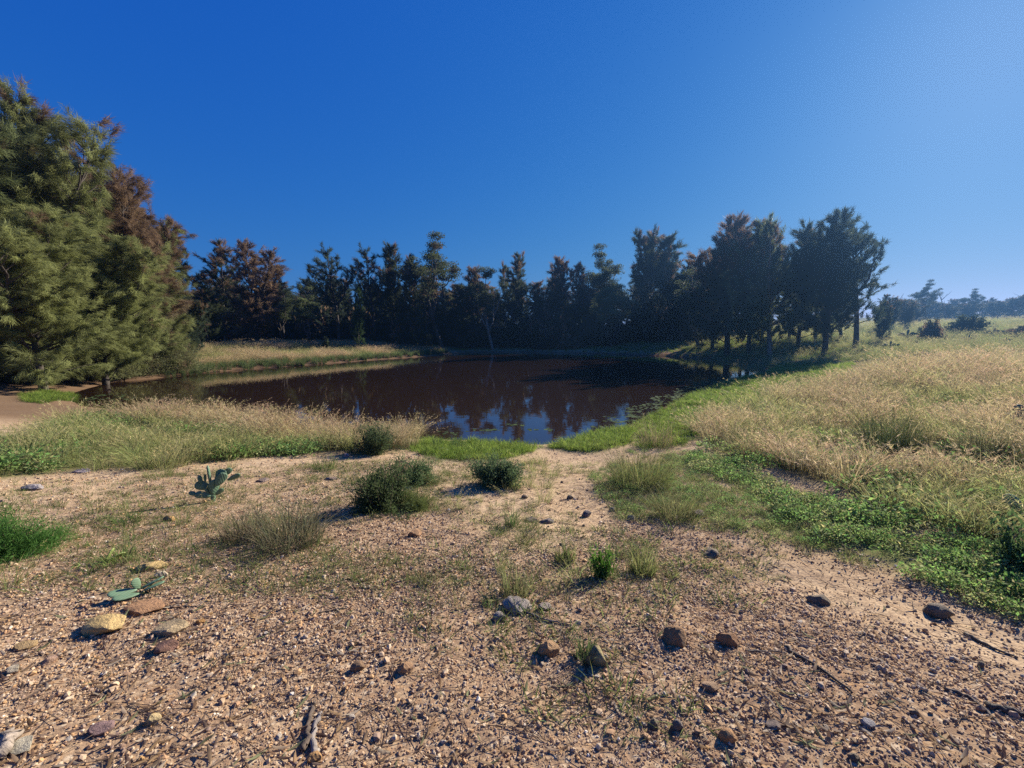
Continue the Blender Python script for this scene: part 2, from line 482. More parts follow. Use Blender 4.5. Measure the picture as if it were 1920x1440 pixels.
gx = axis(560, 1.6, 270, -270, 270)
gy = axis(720, 1.6, 270, -60, 270, 2.2)
GX, GY = np.meshgrid(gx, gy)
GZ = height(GX.ravel(), GY.ravel())
gv = np.stack([GX.ravel(), GY.ravel(), GZ], 1)
ny, nx = GX.shape
ii = (np.arange(ny - 1)[:, None] * nx + np.arange(nx - 1)[None]).ravel()
gt = np.vstack([np.stack([ii, ii + 1, ii + nx + 1], 1), np.stack([ii, ii + nx + 1, ii + nx], 1)])
g_me = mesh_tris('ground', gv, gt, None, True, [M_GROUND])
X, Y = gv[:, 0], gv[:, 1]
D = sdist(POND, X, Y)
rd = np.hypot(X, Y)
patch = sstep(-.05, .35, fbm(X * .8, Y * .8, 21, 4))
z_g = np.maximum.reduce([.9 * zone_mask(Z_MAT, X, Y, .3, .4), .55 * zone_mask(Z_SPARSE, X, Y, .4, .6) * (.35 + .65 * patch), .55 * zone_mask(Z_LBANK, X, Y, .3, .5), .9 * zone_mask(Z_SHORE, X, Y, .25, .3),
                         .9 * zone_mask(Z_SHORE2, X, Y, .25, .3), .85 * zone_mask(Z_MARSH, X, Y, .4, .5), .3 * zone_mask(Z_MEADOW, X, Y), .55 * zone_mask(Z_HILL, X, Y, 2, 2, .3),
                         .7 * sstep(22, 34, Y) * sstep(.6, 2.5, D) * (.45 + .55 * patch)])
z_s = np.maximum.reduce([.8 * zone_mask(Z_MEADOW, X, Y), .7 * zone_mask(Z_HILL, X, Y, 2, 2, .3), .6 * zone_mask(Z_LBANK, X, Y), .8 * zone_mask(Z_SPIT, X, Y, .5, .4), .85 * sstep(26, 40, Y + .3 * X) * sstep(.8, 3, D)])
z_bare = np.minimum(sdist(poly_at([(880, 872), (1130, 862), (1180, 955), (1130, 1015), (980, 1030), (890, 1000), (840, 930)]), X, Y), sdist(poly_at([(1420, 1030), (1600, 1075), (1900, 1185), (1990, 1290), (1780, 1205), (1580, 1130), (1440, 1085)]), X, Y))
z_m0 = .8 * sstep(-8, -12, X + .8 * fbm(X * .5, Y * .5, 95, 3)) * sstep(8.5, 11, Y)
z_b = (1 - sstep(3.0, 6.5, rd + 1.2 * fbm(X * .6, Y * .6, 8, 3) + .35 * X)) * .8 * sstep(-.2, .3, z_bare + .35 * fbm(X * 1.5, Y * 1.5, 65, 3))
z_m = (1 - sstep(0.02, .5 + 1.6 * sstep(17, 26, Y), D + .5 * fbm(X * .7, Y * .7, 91, 3))) * .92
z_m = np.maximum(z_m, z_m0)
zc = np.stack([z_g, z_s, z_b, z_m], 1).astype(np.float32)
za = g_me.color_attributes.new('zone', 'FLOAT_COLOR', 'POINT'); za.data.foreach_set('color', zc.ravel())
ground = tag(link('ground', g_me), 'sandy gravelly ground sloping to the pond', None, None, 'structure')

# ------------------------------------------------------------------ pond water
def pond_water():
    xs = [p[0] for p in POND]; ys = [p[1] for p in POND]
    x0, x1, y0, y1 = min(xs) - 4, max(xs) + 4, min(ys) - 3, max(ys) + 4
    n = 60
    gx, gy = np.meshgrid(np.linspace(x0, x1, n), np.linspace(y0, y1, n))
    keep = sdist(POND, gx, gy) < 3.0
    v = np.stack([gx.ravel(), gy.ravel(), np.full(n * n, WATER_Z)], 1)
    t = []
    for j in range(n - 1):
        for i in range(n - 1):
            if keep[j, i] and keep[j, i + 1] and keep[j + 1, i] and keep[j + 1, i + 1]:
                a = j * n + i; t += [(a, a + 1, a + n + 1), (a, a + n + 1, a + n)]
    tag(link('pond_water', mesh_tris('pond_water', v, t, None, False, [M_WATER])), 'still dark brown pond water mirroring the trees', None, None, 'structure')
pond_water()

# ------------------------------------------------------------------ trees: prototypes 10 m tall
def limb(p0, d, L, rng, n=5, up=.25, wob_=.10):
    p = [np.array(p0, float)]; d = unit(np.array(d, float))
    for i in range(n):
        d = unit(d + np.array([0, 0, up / n]) + rng.normal(size=3) * wob_)
        p.append(p[-1] + d * L / n)
    return np.array(p)

def casuarina(seed, Rr=2.0, base=.1, leaders=3, nb=58, nbl=70, bl=.36, bw=.045, droop=.25, per=4.2, split=.35, clr=.30, fork=(.3, .5), sp=.34, ud=.22, jag=(.45, 1.35), ln0=(.45, 1.0), pe=.55, tops=(7.6, 9.8)):
    rng = np.random.default_rng(seed)
    tr, cr = MB(), MB()
    fk = rng.uniform(*fork) * 10
    tk = limb((0, 0, -.25), (rng.normal() * .02, rng.normal() * .02, 1), fk + .25, rng, 6, 0, .018)
    r0 = .17
    tr.tube(tk, np.linspace(r0 * 1.15, r0 * .7, len(tk)), 8)
    stems = []
    for i in range(leaders):
        top = 10 if i == 0 else rng.uniform(*tops)
        a = rng.uniform(0, 6.283) if i else rng.uniform(0, 6.283)
        off = (0.25 if i == 0 else rng.uniform(.6, 1.2)) * Rr * split * 1.6
        q = np.array([tk[-1][0] + math.cos(a) * off, tk[-1][1] + math.sin(a) * off, top])
        t = np.linspace(0, 1, 7)[:, None]
        pts = tk[-1] * (1 - t) + q * t
        pts[:, :2] += (rng.normal(size=(7, 2)) * .07) * np.sin(t * math.pi)
        pts[:, :2] += (q[:2] - tk[-1][:2]) * (np.sqrt(t) - t) * .5
        tr.tube(pts, np.linspace(r0 * .62, .012, 7), 6)
        stems.append(np.vstack([tk[:-1], pts]) if i == 0 else pts)
    for st in stems:
        zt = st[-1][2]
        zb = max(base * 10, st[0][2]); main = st is stems[0]
        n = int(nb * (1.0 if main else .62) * (zt - zb) / (10 - base * 10) + 3)
        for j in range(n):
            z = zb + (zt - zb) * min(.985, ((j + rng.uniform(0, 1)) / n))
            p0 = np.array([np.interp(z, st[:, 2], st[:, 0]), np.interp(z, st[:, 2], st[:, 1]), z])
            s = (z - base * 10) / (zt - base * 10)
            prof = Rr * (max(0, 1 - s) ** pe * .92 + .10) * min(1, .70 + 1.6 * s) * (1 if main else .78)
            L = prof * rng.uniform(*jag)
            a = j * 2.39996 + rng.uniform(-.5, .5)
            el = rng.uniform(.15, .75) + .45 * s
            d = np.array([math.cos(a) * math.cos(el), math.sin(a) * math.cos(el), math.sin(el)])
            br = limb(p0, d, L, rng, 4, .35)
            if L > .5:
                tr.tube(br, np.linspace(.010 + .018 * L, .006, 5), 4, cap=False)
            m = max(2, int(L * per))
            cb = rng.uniform(0, 1)
            for q in range(m):
                f = clr + (1 - clr) * (q + rng.uniform(0, 1)) / m
                pos = np.array([np.interp(f, np.linspace(0, 1, 5), br[:, i]) for i in range(3)]) + rng.normal(size=3) * .16 * min(1, L)
                cd = unit(unit(br[-1] - br[-2]) * .8 + rng.normal(size=3) * .45 + np.array([0, 0, ud]))
                ln = rng.uniform(*ln0) * (.7 + .12 * L)
                k = int(nbl * rng.uniform(.7, 1.3))
                u = rng.uniform(0, 1, k)
                B = pos + cd * (u * ln)[:, None] + rng.normal(size=(k, 3)) * .035 * (1 + u[:, None])
                dd = cd * .85 + rng.normal(size=(k, 3)) * sp + np.array([0, 0, -droop])
                tint = np.clip(.5 * cb + .5 * rng.uniform(0, 1) + rng.normal(size=k) * .10, 0, 1)
                bro = np.clip(1.0 - .55 * s - .45 * f * rng.uniform(.3, 1.0) + rng.normal() * .12, .02, 1)
                needles(cr, B, dd, bl * rng.uniform(.6, 1.3, k), bw * rng.uniform(.7, 1.3, k), rng, np.stack([tint, np.full(k, bro), 0 * tint], 1))
    # leader tips
    for st in stems:
        k = nbl * 2
        B = st[-1] + np.array([0, 0, -.6]) * rng.uniform(0, 1, k)[:, None] + rng.normal(size=(k, 3)) * .06
        needles(cr, B, rng.normal(size=(k, 3)) * .45 + np.array([0, 0, .8]), bl * rng.uniform(.6, 1.3, k), bw, rng, np.stack([rng.uniform(.3, .9, k), np.full(k, .3), np.zeros(k)], 1))
    return tr.mesh('trunk', M_BARK, True), cr.mesh('crown', M_FOL)

def eucalypt(seed, nl=5, ncl=70, nlf=130, lf=.20, lw=.07, first=.4, spread=2.0, csize=.62):
    rng = np.random.default_rng(seed)
    tr, cr = MB(), MB()
    tk = limb((0, 0, -.25), (rng.normal() * .1, rng.normal() * .1, 1), first * 10 + .25, rng, 6, 0, .06)
    tr.tube(tk, np.linspace(.19, .12, len(tk)), 8)
    ends = []
    for i in range(nl):
        a = i * 2.4 + rng.uniform(-.4, .4)
        tz = 9.6 if i == 0 else rng.uniform(6.6, 9.2)
        rr = (.25 if i == 0 else rng.uniform(.55, 1)) * spread
        q = np.array([tk[-1][0] + math.cos(a) * rr, tk[-1][1] + math.sin(a) * rr, tz])
        s0 = tk[rng.integers(3, 7)] if i else tk[-1]
        t = np.linspace(0, 1, 7)[:, None]
        pts = s0 * (1 - t) + q * t + rng.normal(size=(7, 3)) * .12 * np.sin(t * math.pi)
        pts[:, :2] += (q[:2] - s0[:2]) * (np.sqrt(t) - t) * .5
        tr.tube(pts, np.linspace(.085, .02, 7), 6)
        for j in range(6):
            f = rng.uniform(.45, 1)
            p0 = np.array([np.interp(f, t[:, 0], pts[:, k]) for k in range(3)])
            a2 = rng.uniform(0, 6.283); el = rng.uniform(.1, 1.1)
            b = limb(p0, (math.cos(a2) * math.cos(el), math.sin(a2) * math.cos(el), math.sin(el)), rng.uniform(.6, 1.5), rng, 4, .3)
            tr.tube(b, np.linspace(.03, .008, 5), 4, cap=False)
            ends += [b[-1], b[2]]
        ends.append(pts[-1])
    ends = np.array(ends)
    for i in range(ncl):
        c = ends[i % len(ends)] + rng.normal(size=3) * .18
        k = int(nlf * rng.uniform(.6, 1.4)); rad = csize * rng.uniform(.6, 1.15)
        p = rng.normal(size=(k, 3)); p = unit(p) * (rng.uniform(0, 1, k) ** .45)[:, None] * rad * np.array([1, 1, .62])
        tint = np.clip(.35 + .35 * p[:, 2] / rad + .3 * rng.uniform(0, 1) + rng.normal(size=k) * .1, 0, 1)
        leaves(cr, c + p, rng.normal(size=(k, 3)) * .6 + np.array([0, 0, -.5]), lf * rng.uniform(.6, 1.2, k), lw * rng.uniform(.7, 1.2, k), rng, np.stack([tint, np.full(k, rng.uniform(.2, 1)), 0 * tint], 1))
    return tr.mesh('trunk', M_BARK, True), cr.mesh('crown', M_FOL)

def bush(seed, n=5000, L=.16, W=.05, lumps=9, flat=.75, leafy=True, ball=.55, shoots=60):
    """unit-size loose dome, radius about 1, height about 1: shoots fan out from the base and carry the leaves"""
    rng = np.random.default_rng(seed)
    st, cr = MB(), MB()
    lob = [(rng.uniform(0, 6.283), rng.uniform(.2, 1.2), rng.uniform(.75, 1.12)) for _ in range(lumps)]
    k = n // shoots
    for i in range(shoots):
        a, el, r = lob[i % lumps]
        a += rng.normal() * .5; el = np.clip(el + rng.normal() * .35, .05, 1.5); r *= rng.uniform(.62, 1.12)
        d = np.array([math.cos(a) * math.cos(el), math.sin(a) * math.cos(el), math.sin(el)])
        b0 = np.array([math.cos(a), math.sin(a), 0]) * rng.uniform(0, .3) + [0, 0, -.03]
        p = limb(b0, d, r, rng, 4, .25, .10)
        st.tube(p, np.linspace(.014, .004, 5), 4, cap=False)
        f = 1 - rng.uniform(0, 1, k) ** 1.5 * .95
        q = np.stack([np.interp(f, np.linspace(0, 1, 5), p[:, c]) for c in range(3)], 1) + rng.normal(size=(k, 3)) * .085 * (ball / .55)
        q[:, 2] = np.abs(q[:, 2])
        dd = unit(p[-1] - p[1])[None] * .6 + rng.normal(size=(k, 3)) * .6 + np.array([0, 0, .15])
        tint = np.clip(.15 + .4 * rng.uniform(0, 1) + .45 * rng.uniform(0, 1, k), 0, 1)
        (leaves if leafy else needles)(cr, q, dd, L * rng.uniform(.5, 1.25, k), W * rng.uniform(.7, 1.3, k), rng, np.stack([tint, np.full(k, rng.uniform(.1, 1)), 0 * tint], 1))
    return st.mesh('stem', M_BARK, True), cr.mesh('foliage', M_FOL)

FW = dict(bl=.34, bw=.037, droop=.12, per=3.6, jag=(.55, 1.25), pe=.48)
FAR = dict(
    slim=casuarina(11, 1.7, .06, 2, nb=56, nbl=78, **FW),
    tall=casuarina(12, 2.0, .08, 3, nb=56, nbl=78, **FW),
    wide=casuarina(13, 2.6, .05, 4, nb=60, nbl=78, split=.55, **FW),
    twin=casuarina(14, 2.1, .07, 2, nb=56, nbl=78, split=.8, fork=(.2, .3), **FW),
    airy=casuarina(15, 2.2, .16, 3, nb=36, nbl=56, split=.55, **FW),
    high=casuarina(16, 2.6, .10, 4, nb=62, nbl=80, split=.5, **FW),
    high2=casuarina(17, 2.7, .09, 5, nb=62, nbl=80, split=.6, **FW),
    full=casuarina(18, 2.4, .03, 3, nb=60, nbl=72, split=.7, fork=(.15, .3), **FW),
    gum=eucalypt(21, 5, 70, 150),
    gum2=eucalypt(22, 6, 90, 140, spread=2.6, first=.5),
    round=eucalypt(23, 7, 120, 190, first=.12, spread=2.3, csize=.9),
    sap=eucalypt(24, 5, 90, 120, first=.12, spread=1.2, csize=.6),
)
NW = dict(bw=.017, per=4.2, sp=.30, ud=-.12, jag=(.72, 1.15), ln0=(.45, .95), pe=.36, tops=(8.3, 9.8))
NEAR = dict(
    big=casuarina(31, 2.9, .02, 5, nb=84, nbl=150, bl=.30, droop=.42, split=.55, **NW),
    big2=casuarina(32, 3.1, .02, 5, nb=84, nbl=150, bl=.30, droop=.42, split=.65, **NW),
    big3=casuarina(33, 2.8, .02, 4, nb=84, nbl=150, bl=.31, droop=.46, split=.6, **NW),
    low=casuarina(34, 3.6, .01, 4, nb=78, nbl=150, bl=.34, droop=.55, split=.65, **NW),
)
PROTO = {**FAR, **NEAR}

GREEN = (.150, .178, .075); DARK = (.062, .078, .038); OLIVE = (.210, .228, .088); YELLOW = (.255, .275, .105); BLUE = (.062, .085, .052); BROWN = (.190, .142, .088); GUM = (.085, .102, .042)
BARK_D, BARK_P = (.075, .058, .045, 1), (.27, .235, .20, 1)
trng = random.Random(7)

LEAN = math.sin(PITCH) / F
def tree(name, key, px, top, Dist, wid, colr, brown, label, group=None, bark=BARK_D, tilt=0, rz=None):
    """a tree that stands Dist metres ahead; px, top = where its tip shows"""
    d = ray(px, top); k = Dist / d[1]
    x, zt = d[0] * k, CAM_Z + d[2] * k
    zb = H1(x, Dist)
    h = (zt - zb) / 10
    e = link(name, None, None, (x, Dist, zb), (0, tilt - (.9 * LEAN * (px - 960) if px > 1300 else 0), trng.uniform(0, 6.28) if rz is None else rz), (h * wid, h * wid, h))
    e.rotation_mode = 'ZYX'
    e.empty_display_size = .3
    tr, cr = PROTO[key]
    link('trunk', tr, e, color=bark)
    link('crown', cr, e, color=(*colr, brown))
    tag(e, label, 'tree', group)
    return e

LG = 'casuarinas crowding the left bank'
T = [
    # near group on the left bank
    ('casuarina_tree', 'big', -110, 240, 17.5, 1.05, GREEN, .10, 'tallest dark green casuarina, cut off by the left edge of the photo', LG),
    ('casuarina_tree', 'big2', -22, 215, 19.5, .92, OLIVE, .12, 'tall green casuarina whose pointed tip rises highest at the left edge', LG),
    ('casuarina_tree', 'big3', 48, 292, 20.5, .92, OLIVE, .10, 'green casuarina second highest of the left group, just right of the tallest tip', LG),
    ('casuarina_tree', 'big', 118, 340, 22, .95, GREEN, .30, 'green and brown casuarina in the middle of the left slope of treetops', LG),
    ('casuarina_tree', 'big2', 182, 345, 24, .95, BROWN, .75, 'rusty brown casuarina in the middle of the left group', LG),
    ('casuarina_tree', 'big3', 232, 388, 25.5, .95, BROWN, .62, 'brown casuarina next to the green one at the right end of the left group', LG),
    ('casuarina_tree', 'big', 276, 420, 27, 1.0, OLIVE, .35, 'green and brown casuarina forming the right end of the left group', LG),
    ('casuarina_tree', 'low', 40, 420, 17.5, 1.20, YELLOW, .06, 'low yellow-green casuarina with branches sweeping the ground at far left', LG),
    ('casuarina_tree', 'low', 165, 440, 21.0, 1.10, YELLOW, .12, 'low bright olive casuarina in front of the brown ones, branches to the ground', LG),
    ('casuarina_tree', 'low', 258, 520, 24.5, 1.05, OLIVE, .35, 'short shaggy casuarina at the foot of the brown trees by the bare bank', LG),
    ('casuarina_tree', 'low', 335, 560, 30.0, 1.00, BLUE, .25, 'small grey-green drooping casuarina at the right foot of the left group', LG),
    ('casuarina_tree', 'big2', -190, 260, 21, 1.1, GREEN, .2, 'dark casuarina outside the left edge, only branch tips in view', LG),
    # far shore, from the left
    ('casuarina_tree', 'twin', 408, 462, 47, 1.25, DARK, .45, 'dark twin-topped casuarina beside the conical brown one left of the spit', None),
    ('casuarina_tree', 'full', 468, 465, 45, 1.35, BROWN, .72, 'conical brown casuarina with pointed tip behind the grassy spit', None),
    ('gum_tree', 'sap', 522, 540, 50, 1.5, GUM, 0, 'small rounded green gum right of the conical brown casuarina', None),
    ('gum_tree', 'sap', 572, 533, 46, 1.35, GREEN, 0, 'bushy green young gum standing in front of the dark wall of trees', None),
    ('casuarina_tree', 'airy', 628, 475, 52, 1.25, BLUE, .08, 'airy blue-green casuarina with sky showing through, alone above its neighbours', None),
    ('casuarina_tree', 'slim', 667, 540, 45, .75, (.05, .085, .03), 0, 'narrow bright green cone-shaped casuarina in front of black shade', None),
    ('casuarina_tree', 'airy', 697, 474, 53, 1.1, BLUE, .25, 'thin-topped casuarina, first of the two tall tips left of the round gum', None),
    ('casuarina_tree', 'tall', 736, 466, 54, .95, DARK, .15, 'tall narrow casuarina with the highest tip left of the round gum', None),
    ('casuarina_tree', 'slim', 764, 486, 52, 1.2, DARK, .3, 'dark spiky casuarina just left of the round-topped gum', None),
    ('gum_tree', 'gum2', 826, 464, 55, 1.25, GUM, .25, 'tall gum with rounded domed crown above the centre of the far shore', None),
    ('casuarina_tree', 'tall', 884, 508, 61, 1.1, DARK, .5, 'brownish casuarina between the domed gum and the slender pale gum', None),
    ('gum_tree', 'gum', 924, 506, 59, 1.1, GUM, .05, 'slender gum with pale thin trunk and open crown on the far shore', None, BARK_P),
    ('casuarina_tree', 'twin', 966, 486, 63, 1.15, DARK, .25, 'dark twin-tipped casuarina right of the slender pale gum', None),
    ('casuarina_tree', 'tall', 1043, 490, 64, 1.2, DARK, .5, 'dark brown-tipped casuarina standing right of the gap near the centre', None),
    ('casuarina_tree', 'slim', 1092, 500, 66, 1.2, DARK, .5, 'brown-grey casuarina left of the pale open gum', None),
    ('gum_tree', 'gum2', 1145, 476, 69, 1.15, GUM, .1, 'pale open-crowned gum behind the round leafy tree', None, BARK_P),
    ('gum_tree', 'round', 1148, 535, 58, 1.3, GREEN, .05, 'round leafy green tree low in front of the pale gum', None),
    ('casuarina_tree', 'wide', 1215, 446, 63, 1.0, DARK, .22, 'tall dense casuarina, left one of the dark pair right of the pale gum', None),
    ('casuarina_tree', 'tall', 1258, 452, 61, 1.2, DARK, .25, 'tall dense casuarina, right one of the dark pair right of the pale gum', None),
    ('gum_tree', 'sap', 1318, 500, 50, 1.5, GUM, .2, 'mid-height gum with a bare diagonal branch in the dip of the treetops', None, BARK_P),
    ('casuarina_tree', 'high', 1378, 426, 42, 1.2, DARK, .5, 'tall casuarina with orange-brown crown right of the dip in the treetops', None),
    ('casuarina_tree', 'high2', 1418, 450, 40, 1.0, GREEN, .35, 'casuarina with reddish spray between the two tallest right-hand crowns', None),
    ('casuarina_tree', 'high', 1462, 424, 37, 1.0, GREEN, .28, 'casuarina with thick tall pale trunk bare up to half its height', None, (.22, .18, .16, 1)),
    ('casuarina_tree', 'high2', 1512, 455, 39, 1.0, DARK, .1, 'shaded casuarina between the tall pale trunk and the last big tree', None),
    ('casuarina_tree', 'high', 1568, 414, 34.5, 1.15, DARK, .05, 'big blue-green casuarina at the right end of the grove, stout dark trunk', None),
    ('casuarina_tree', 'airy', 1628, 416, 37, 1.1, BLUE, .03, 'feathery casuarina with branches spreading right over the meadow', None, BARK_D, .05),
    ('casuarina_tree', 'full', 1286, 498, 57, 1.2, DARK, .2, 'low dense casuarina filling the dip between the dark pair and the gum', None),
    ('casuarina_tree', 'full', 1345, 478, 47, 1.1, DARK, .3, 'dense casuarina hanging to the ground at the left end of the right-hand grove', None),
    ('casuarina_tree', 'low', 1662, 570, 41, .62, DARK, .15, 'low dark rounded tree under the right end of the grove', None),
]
for t in T: tree(*t)

# filler rows inside the dark grove: nothing tells these apart
FG = 'shaded trees deep inside the far grove'
frng = random.Random(5)
keys = ['slim', 'tall', 'wide', 'twin', 'wide', 'round', 'tall']
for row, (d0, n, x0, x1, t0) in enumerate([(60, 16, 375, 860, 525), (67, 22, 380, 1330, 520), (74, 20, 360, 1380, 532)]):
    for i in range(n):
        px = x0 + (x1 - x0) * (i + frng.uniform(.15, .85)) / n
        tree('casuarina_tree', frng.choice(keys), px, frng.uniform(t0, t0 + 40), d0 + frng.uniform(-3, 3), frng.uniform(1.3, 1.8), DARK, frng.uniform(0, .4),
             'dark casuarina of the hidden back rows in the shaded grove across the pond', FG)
for i, (px, tp, dd) in enumerate([(1340, 520, 52), (1400, 500, 50), (1440, 510, 48), (1490, 500, 50), (1540, 510, 47), (1590, 505, 46), (1290, 520, 58)]):
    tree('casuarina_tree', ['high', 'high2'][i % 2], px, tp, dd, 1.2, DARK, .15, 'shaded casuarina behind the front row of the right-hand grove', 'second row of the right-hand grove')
for i, (px, tp, dd) in enumerate([(-30, 420, 27), (70, 400, 28), (150, 430, 30), (230, 470, 32), (300, 520, 36), (380, 545, 40)]):
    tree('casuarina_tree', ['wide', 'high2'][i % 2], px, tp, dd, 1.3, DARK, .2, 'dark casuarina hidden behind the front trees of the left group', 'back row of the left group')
# far wood beyond the hill
HG = 'trees along the top of the meadow hill'
for i, (px, tp, dd, key, wd, lab) in enumerate([
    (1700, 560, 76, 'round', 2.0, 'round-headed tree of the hilltop wood next to the grove'),
    (1672, 556, 56, 'full', 1.3, 'olive bushy tree closing the gap between grove and hilltop wood'),
    (1702, 566, 62, 'full', 1.5, 'olive bushy tree just right of the gap-closing one below the dead tree'),
    (1745, 533, 86, 'gum2', 1.1, 'highest gum of the hilltop wood with layered open crown'),
    (1722, 575, 72, 'wide', 2.1, 'dark bushy tree of the hilltop wood showing thin trunks at its foot'),
    (1785, 572, 88, 'wide', 1.9, 'bushy tree of the hilltop wood left of the dome-shaped bush'),
    (1840, 546, 96, 'gum2', 1.3, 'broad domed gum of the hilltop wood above the dome-shaped bush'),
    (1820, 572, 90, 'wide', 1.9, 'bushy tree of the hilltop wood behind the dome-shaped bush'),
    (1868, 566, 94, 'round', 1.9, 'bushy tree of the hilltop wood right of the dome-shaped bush'),
    (1900, 562, 92, 'wide', 1.9, 'tree of the hilltop wood, last one inside the right edge'),
    (1945, 545, 90, 'round', 1.7, 'tree of the hilltop wood cut by the right edge'),
    (1760, 566, 100, 'round', 2.2, 'back tree of the hilltop wood below the highest gum')]):
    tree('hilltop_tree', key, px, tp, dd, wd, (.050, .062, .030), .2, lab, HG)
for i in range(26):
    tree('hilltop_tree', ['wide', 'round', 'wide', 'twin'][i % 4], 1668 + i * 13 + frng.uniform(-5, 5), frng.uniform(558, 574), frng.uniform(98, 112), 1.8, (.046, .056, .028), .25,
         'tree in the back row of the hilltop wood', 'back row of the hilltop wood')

# ------------------------------------------------------------------ shrubs and bushes (unit domes, scaled)
BUSH = dict(plume=bush(46, 26000, .13, .010, 10, leafy=False, ball=.75, shoots=130), a=bush(41, 9000, .11, .030, 9, shoots=80), b=bush(42, 10000, .10, .026, 12, shoots=90), fine=bush(43, 16000, .16, .010, 9, leafy=False, shoots=90), far=bush(44, 6000, .18, .08, 9, shoots=70), bold=bush(45, 900, .24, .08, 6, ball=.6, shoots=26))
def shrub(name, key, px, py, w, h, colr, brown, label, cat='bush', group=None, rz=None):
    p = at(px, py); s = S(w, p) / 2 / .95; hz = S(h, p) / 1.0
    e = link(name, None, None, p, (0, 0, trng.uniform(0, 6.28) if rz is None else rz), (s, s, hz))
    st, cr = BUSH[key]
    link('stem', st, e, color=(.12, .09, .06, 1)); link('foliage', cr, e, color=(*colr, brown))
    return tag(e, label, cat, group)

SG = (.050, .075, .026)
shrub('shrub', 'b', 728, 952, 120, 82, (.080, .112, .044), .12, 'large dark green bushy shrub left of the sandy path')
shrub('shrub', 'b', 772, 905, 86, 48, (.12, .18, .075), .0, 'lighter green shrub touching the back of the large dark one')
shrub('shrub', 'fine', 775, 952, 62, 34, (.12, .15, .045), .0, 'low yellow-green clump at the right foot of the large dark shrub')
shrub('shrub', 'a', 935, 908, 104, 58, (.105, .155, .070), .0, 'round green shrub alone at the head of the sandy path')
shrub('shrub', 'b', 700, 850, 84, 52, (.075, .105, .045), .05, 'dark rounded shrub beside dry grass at the near water edge')
shrub('feathery_bush', 'plume', 18, 1034, 165, 88, (.085, .185, .040), 0, 'bright green feathery bush cut by the left edge')
shrub('leafy_plant', 'bold', 1129, 1086, 52, 54, (.085, .185, .030), 0, 'small bright green leafy plant among the gravel at centre', 'plant')
shrub('leafy_plant', 'bold', 1905, 1055, 110, 84, (.080, .135, .050), 0, 'dark broad-leaved plant at the right edge below the grey-green pad', 'plant')
shrub('hill_bush', 'far', 1811, 624, 56, 27, (.045, .058, .030), .1, 'dome-shaped dark bush on the meadow hill')
shrub('hill_bush', 'far', 1742, 640, 36, 34, (.045, .050, .032), .4, 'leaning dark bush on the meadow hill below the wood')
shrub('hill_bush', 'far', 1905, 630, 60, 16, (.055, .060, .035), .3, 'low flat dark bush near the right edge on the hill')
shrub('reed_shrub', 'far', 612, 660, 14, 24, (.06, .08, .045), .1, 'small pale sapling bush between the grassy spit and the dark trees')

for px, py, w, h, lab in [(15, 708, 130, 70, 'leafy olive bush under the low casuarina at the left edge'), (105, 704, 120, 62, 'olive bush under the trees between the two low casuarinas'),
                           (190, 702, 110, 66, 'olive bush at the foot of the trees behind the bare bank'), (255, 700, 90, 56, 'dull green bush at the foot of the brown casuarinas'),
                           (318, 694, 80, 54, 'grey-green bush at the right foot of the left trees beside the spit')]:
    shrub('bank_bush', 'plume', px, py + 4, w * 1.15, h * 1.1, (.17, .175, .080), .15, lab, 'bush', 'bushes at the feet of the left trees')
UG = 'understorey bushes along the foot of the far grove'
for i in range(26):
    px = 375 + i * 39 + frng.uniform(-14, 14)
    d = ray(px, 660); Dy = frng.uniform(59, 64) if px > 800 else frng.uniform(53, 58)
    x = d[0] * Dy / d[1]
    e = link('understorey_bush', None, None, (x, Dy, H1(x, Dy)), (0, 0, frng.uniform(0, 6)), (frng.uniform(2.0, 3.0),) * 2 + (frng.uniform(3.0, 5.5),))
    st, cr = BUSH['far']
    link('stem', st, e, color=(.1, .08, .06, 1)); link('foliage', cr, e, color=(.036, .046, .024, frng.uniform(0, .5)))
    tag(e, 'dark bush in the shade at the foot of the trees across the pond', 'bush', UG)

def dead_tree(px, top, Dist, label, seed):
    rng = np.random.default_rng(seed)
    d = ray(px, top); k = Dist / d[1]; x, zt = d[0] * k, CAM_Z + d[2] * k; zb = H1(x, Dist); h = zt - zb
    mb = MB(); tk = limb((0, 0, -.2), (0, 0, 1), h, rng, 7, 0, .08); mb.tube(tk, np.linspace(.12, .03, 8), 6)
    e = link('dead_tree', None, None, (x, Dist, zb))
    link('trunk', mb.mesh('trunk', M_BARK, True), e, color=(.16, .14, .13, 1))
    for i in range(7):
        p0 = tk[rng.integers(3, 7)]; a = rng.uniform(0, 6.28); b = limb(p0, (math.cos(a), math.sin(a), rng.uniform(.4, 1.4)), h * rng.uniform(.15, .4), rng, 5, .2, .16)
        m = MB(); m.tube(b, np.linspace(.05, .015, 6), 5); link('branch', m.mesh('branch', M_BARK, True), e, color=(.16, .14, .13, 1))
    tag(e, label, 'dead tree')
dead_tree(1696, 552, 70, 'bare twisted dead tree between the grove and the hilltop wood', 1)
dead_tree(1781, 540, 84, 'thin bare dead tree poking up right of the highest hilltop gum', 2)
dead_tree(1898, 548, 84, 'bare dead tree standing above the wood near the right edge', 3)

# ------------------------------------------------------------------ grass tufts
STRAW0, STRAW1 = np.array([.26, .22, .10]), np.array([.50, .39, .22])
def jitter(c, n, rng, a=.25):
    return np.clip(np.array(c)[None] * (1 + rng.normal(size=(n, 1)) * a) * (1 + rng.normal(size=(n, 3)) * a * .3), .008, .8)

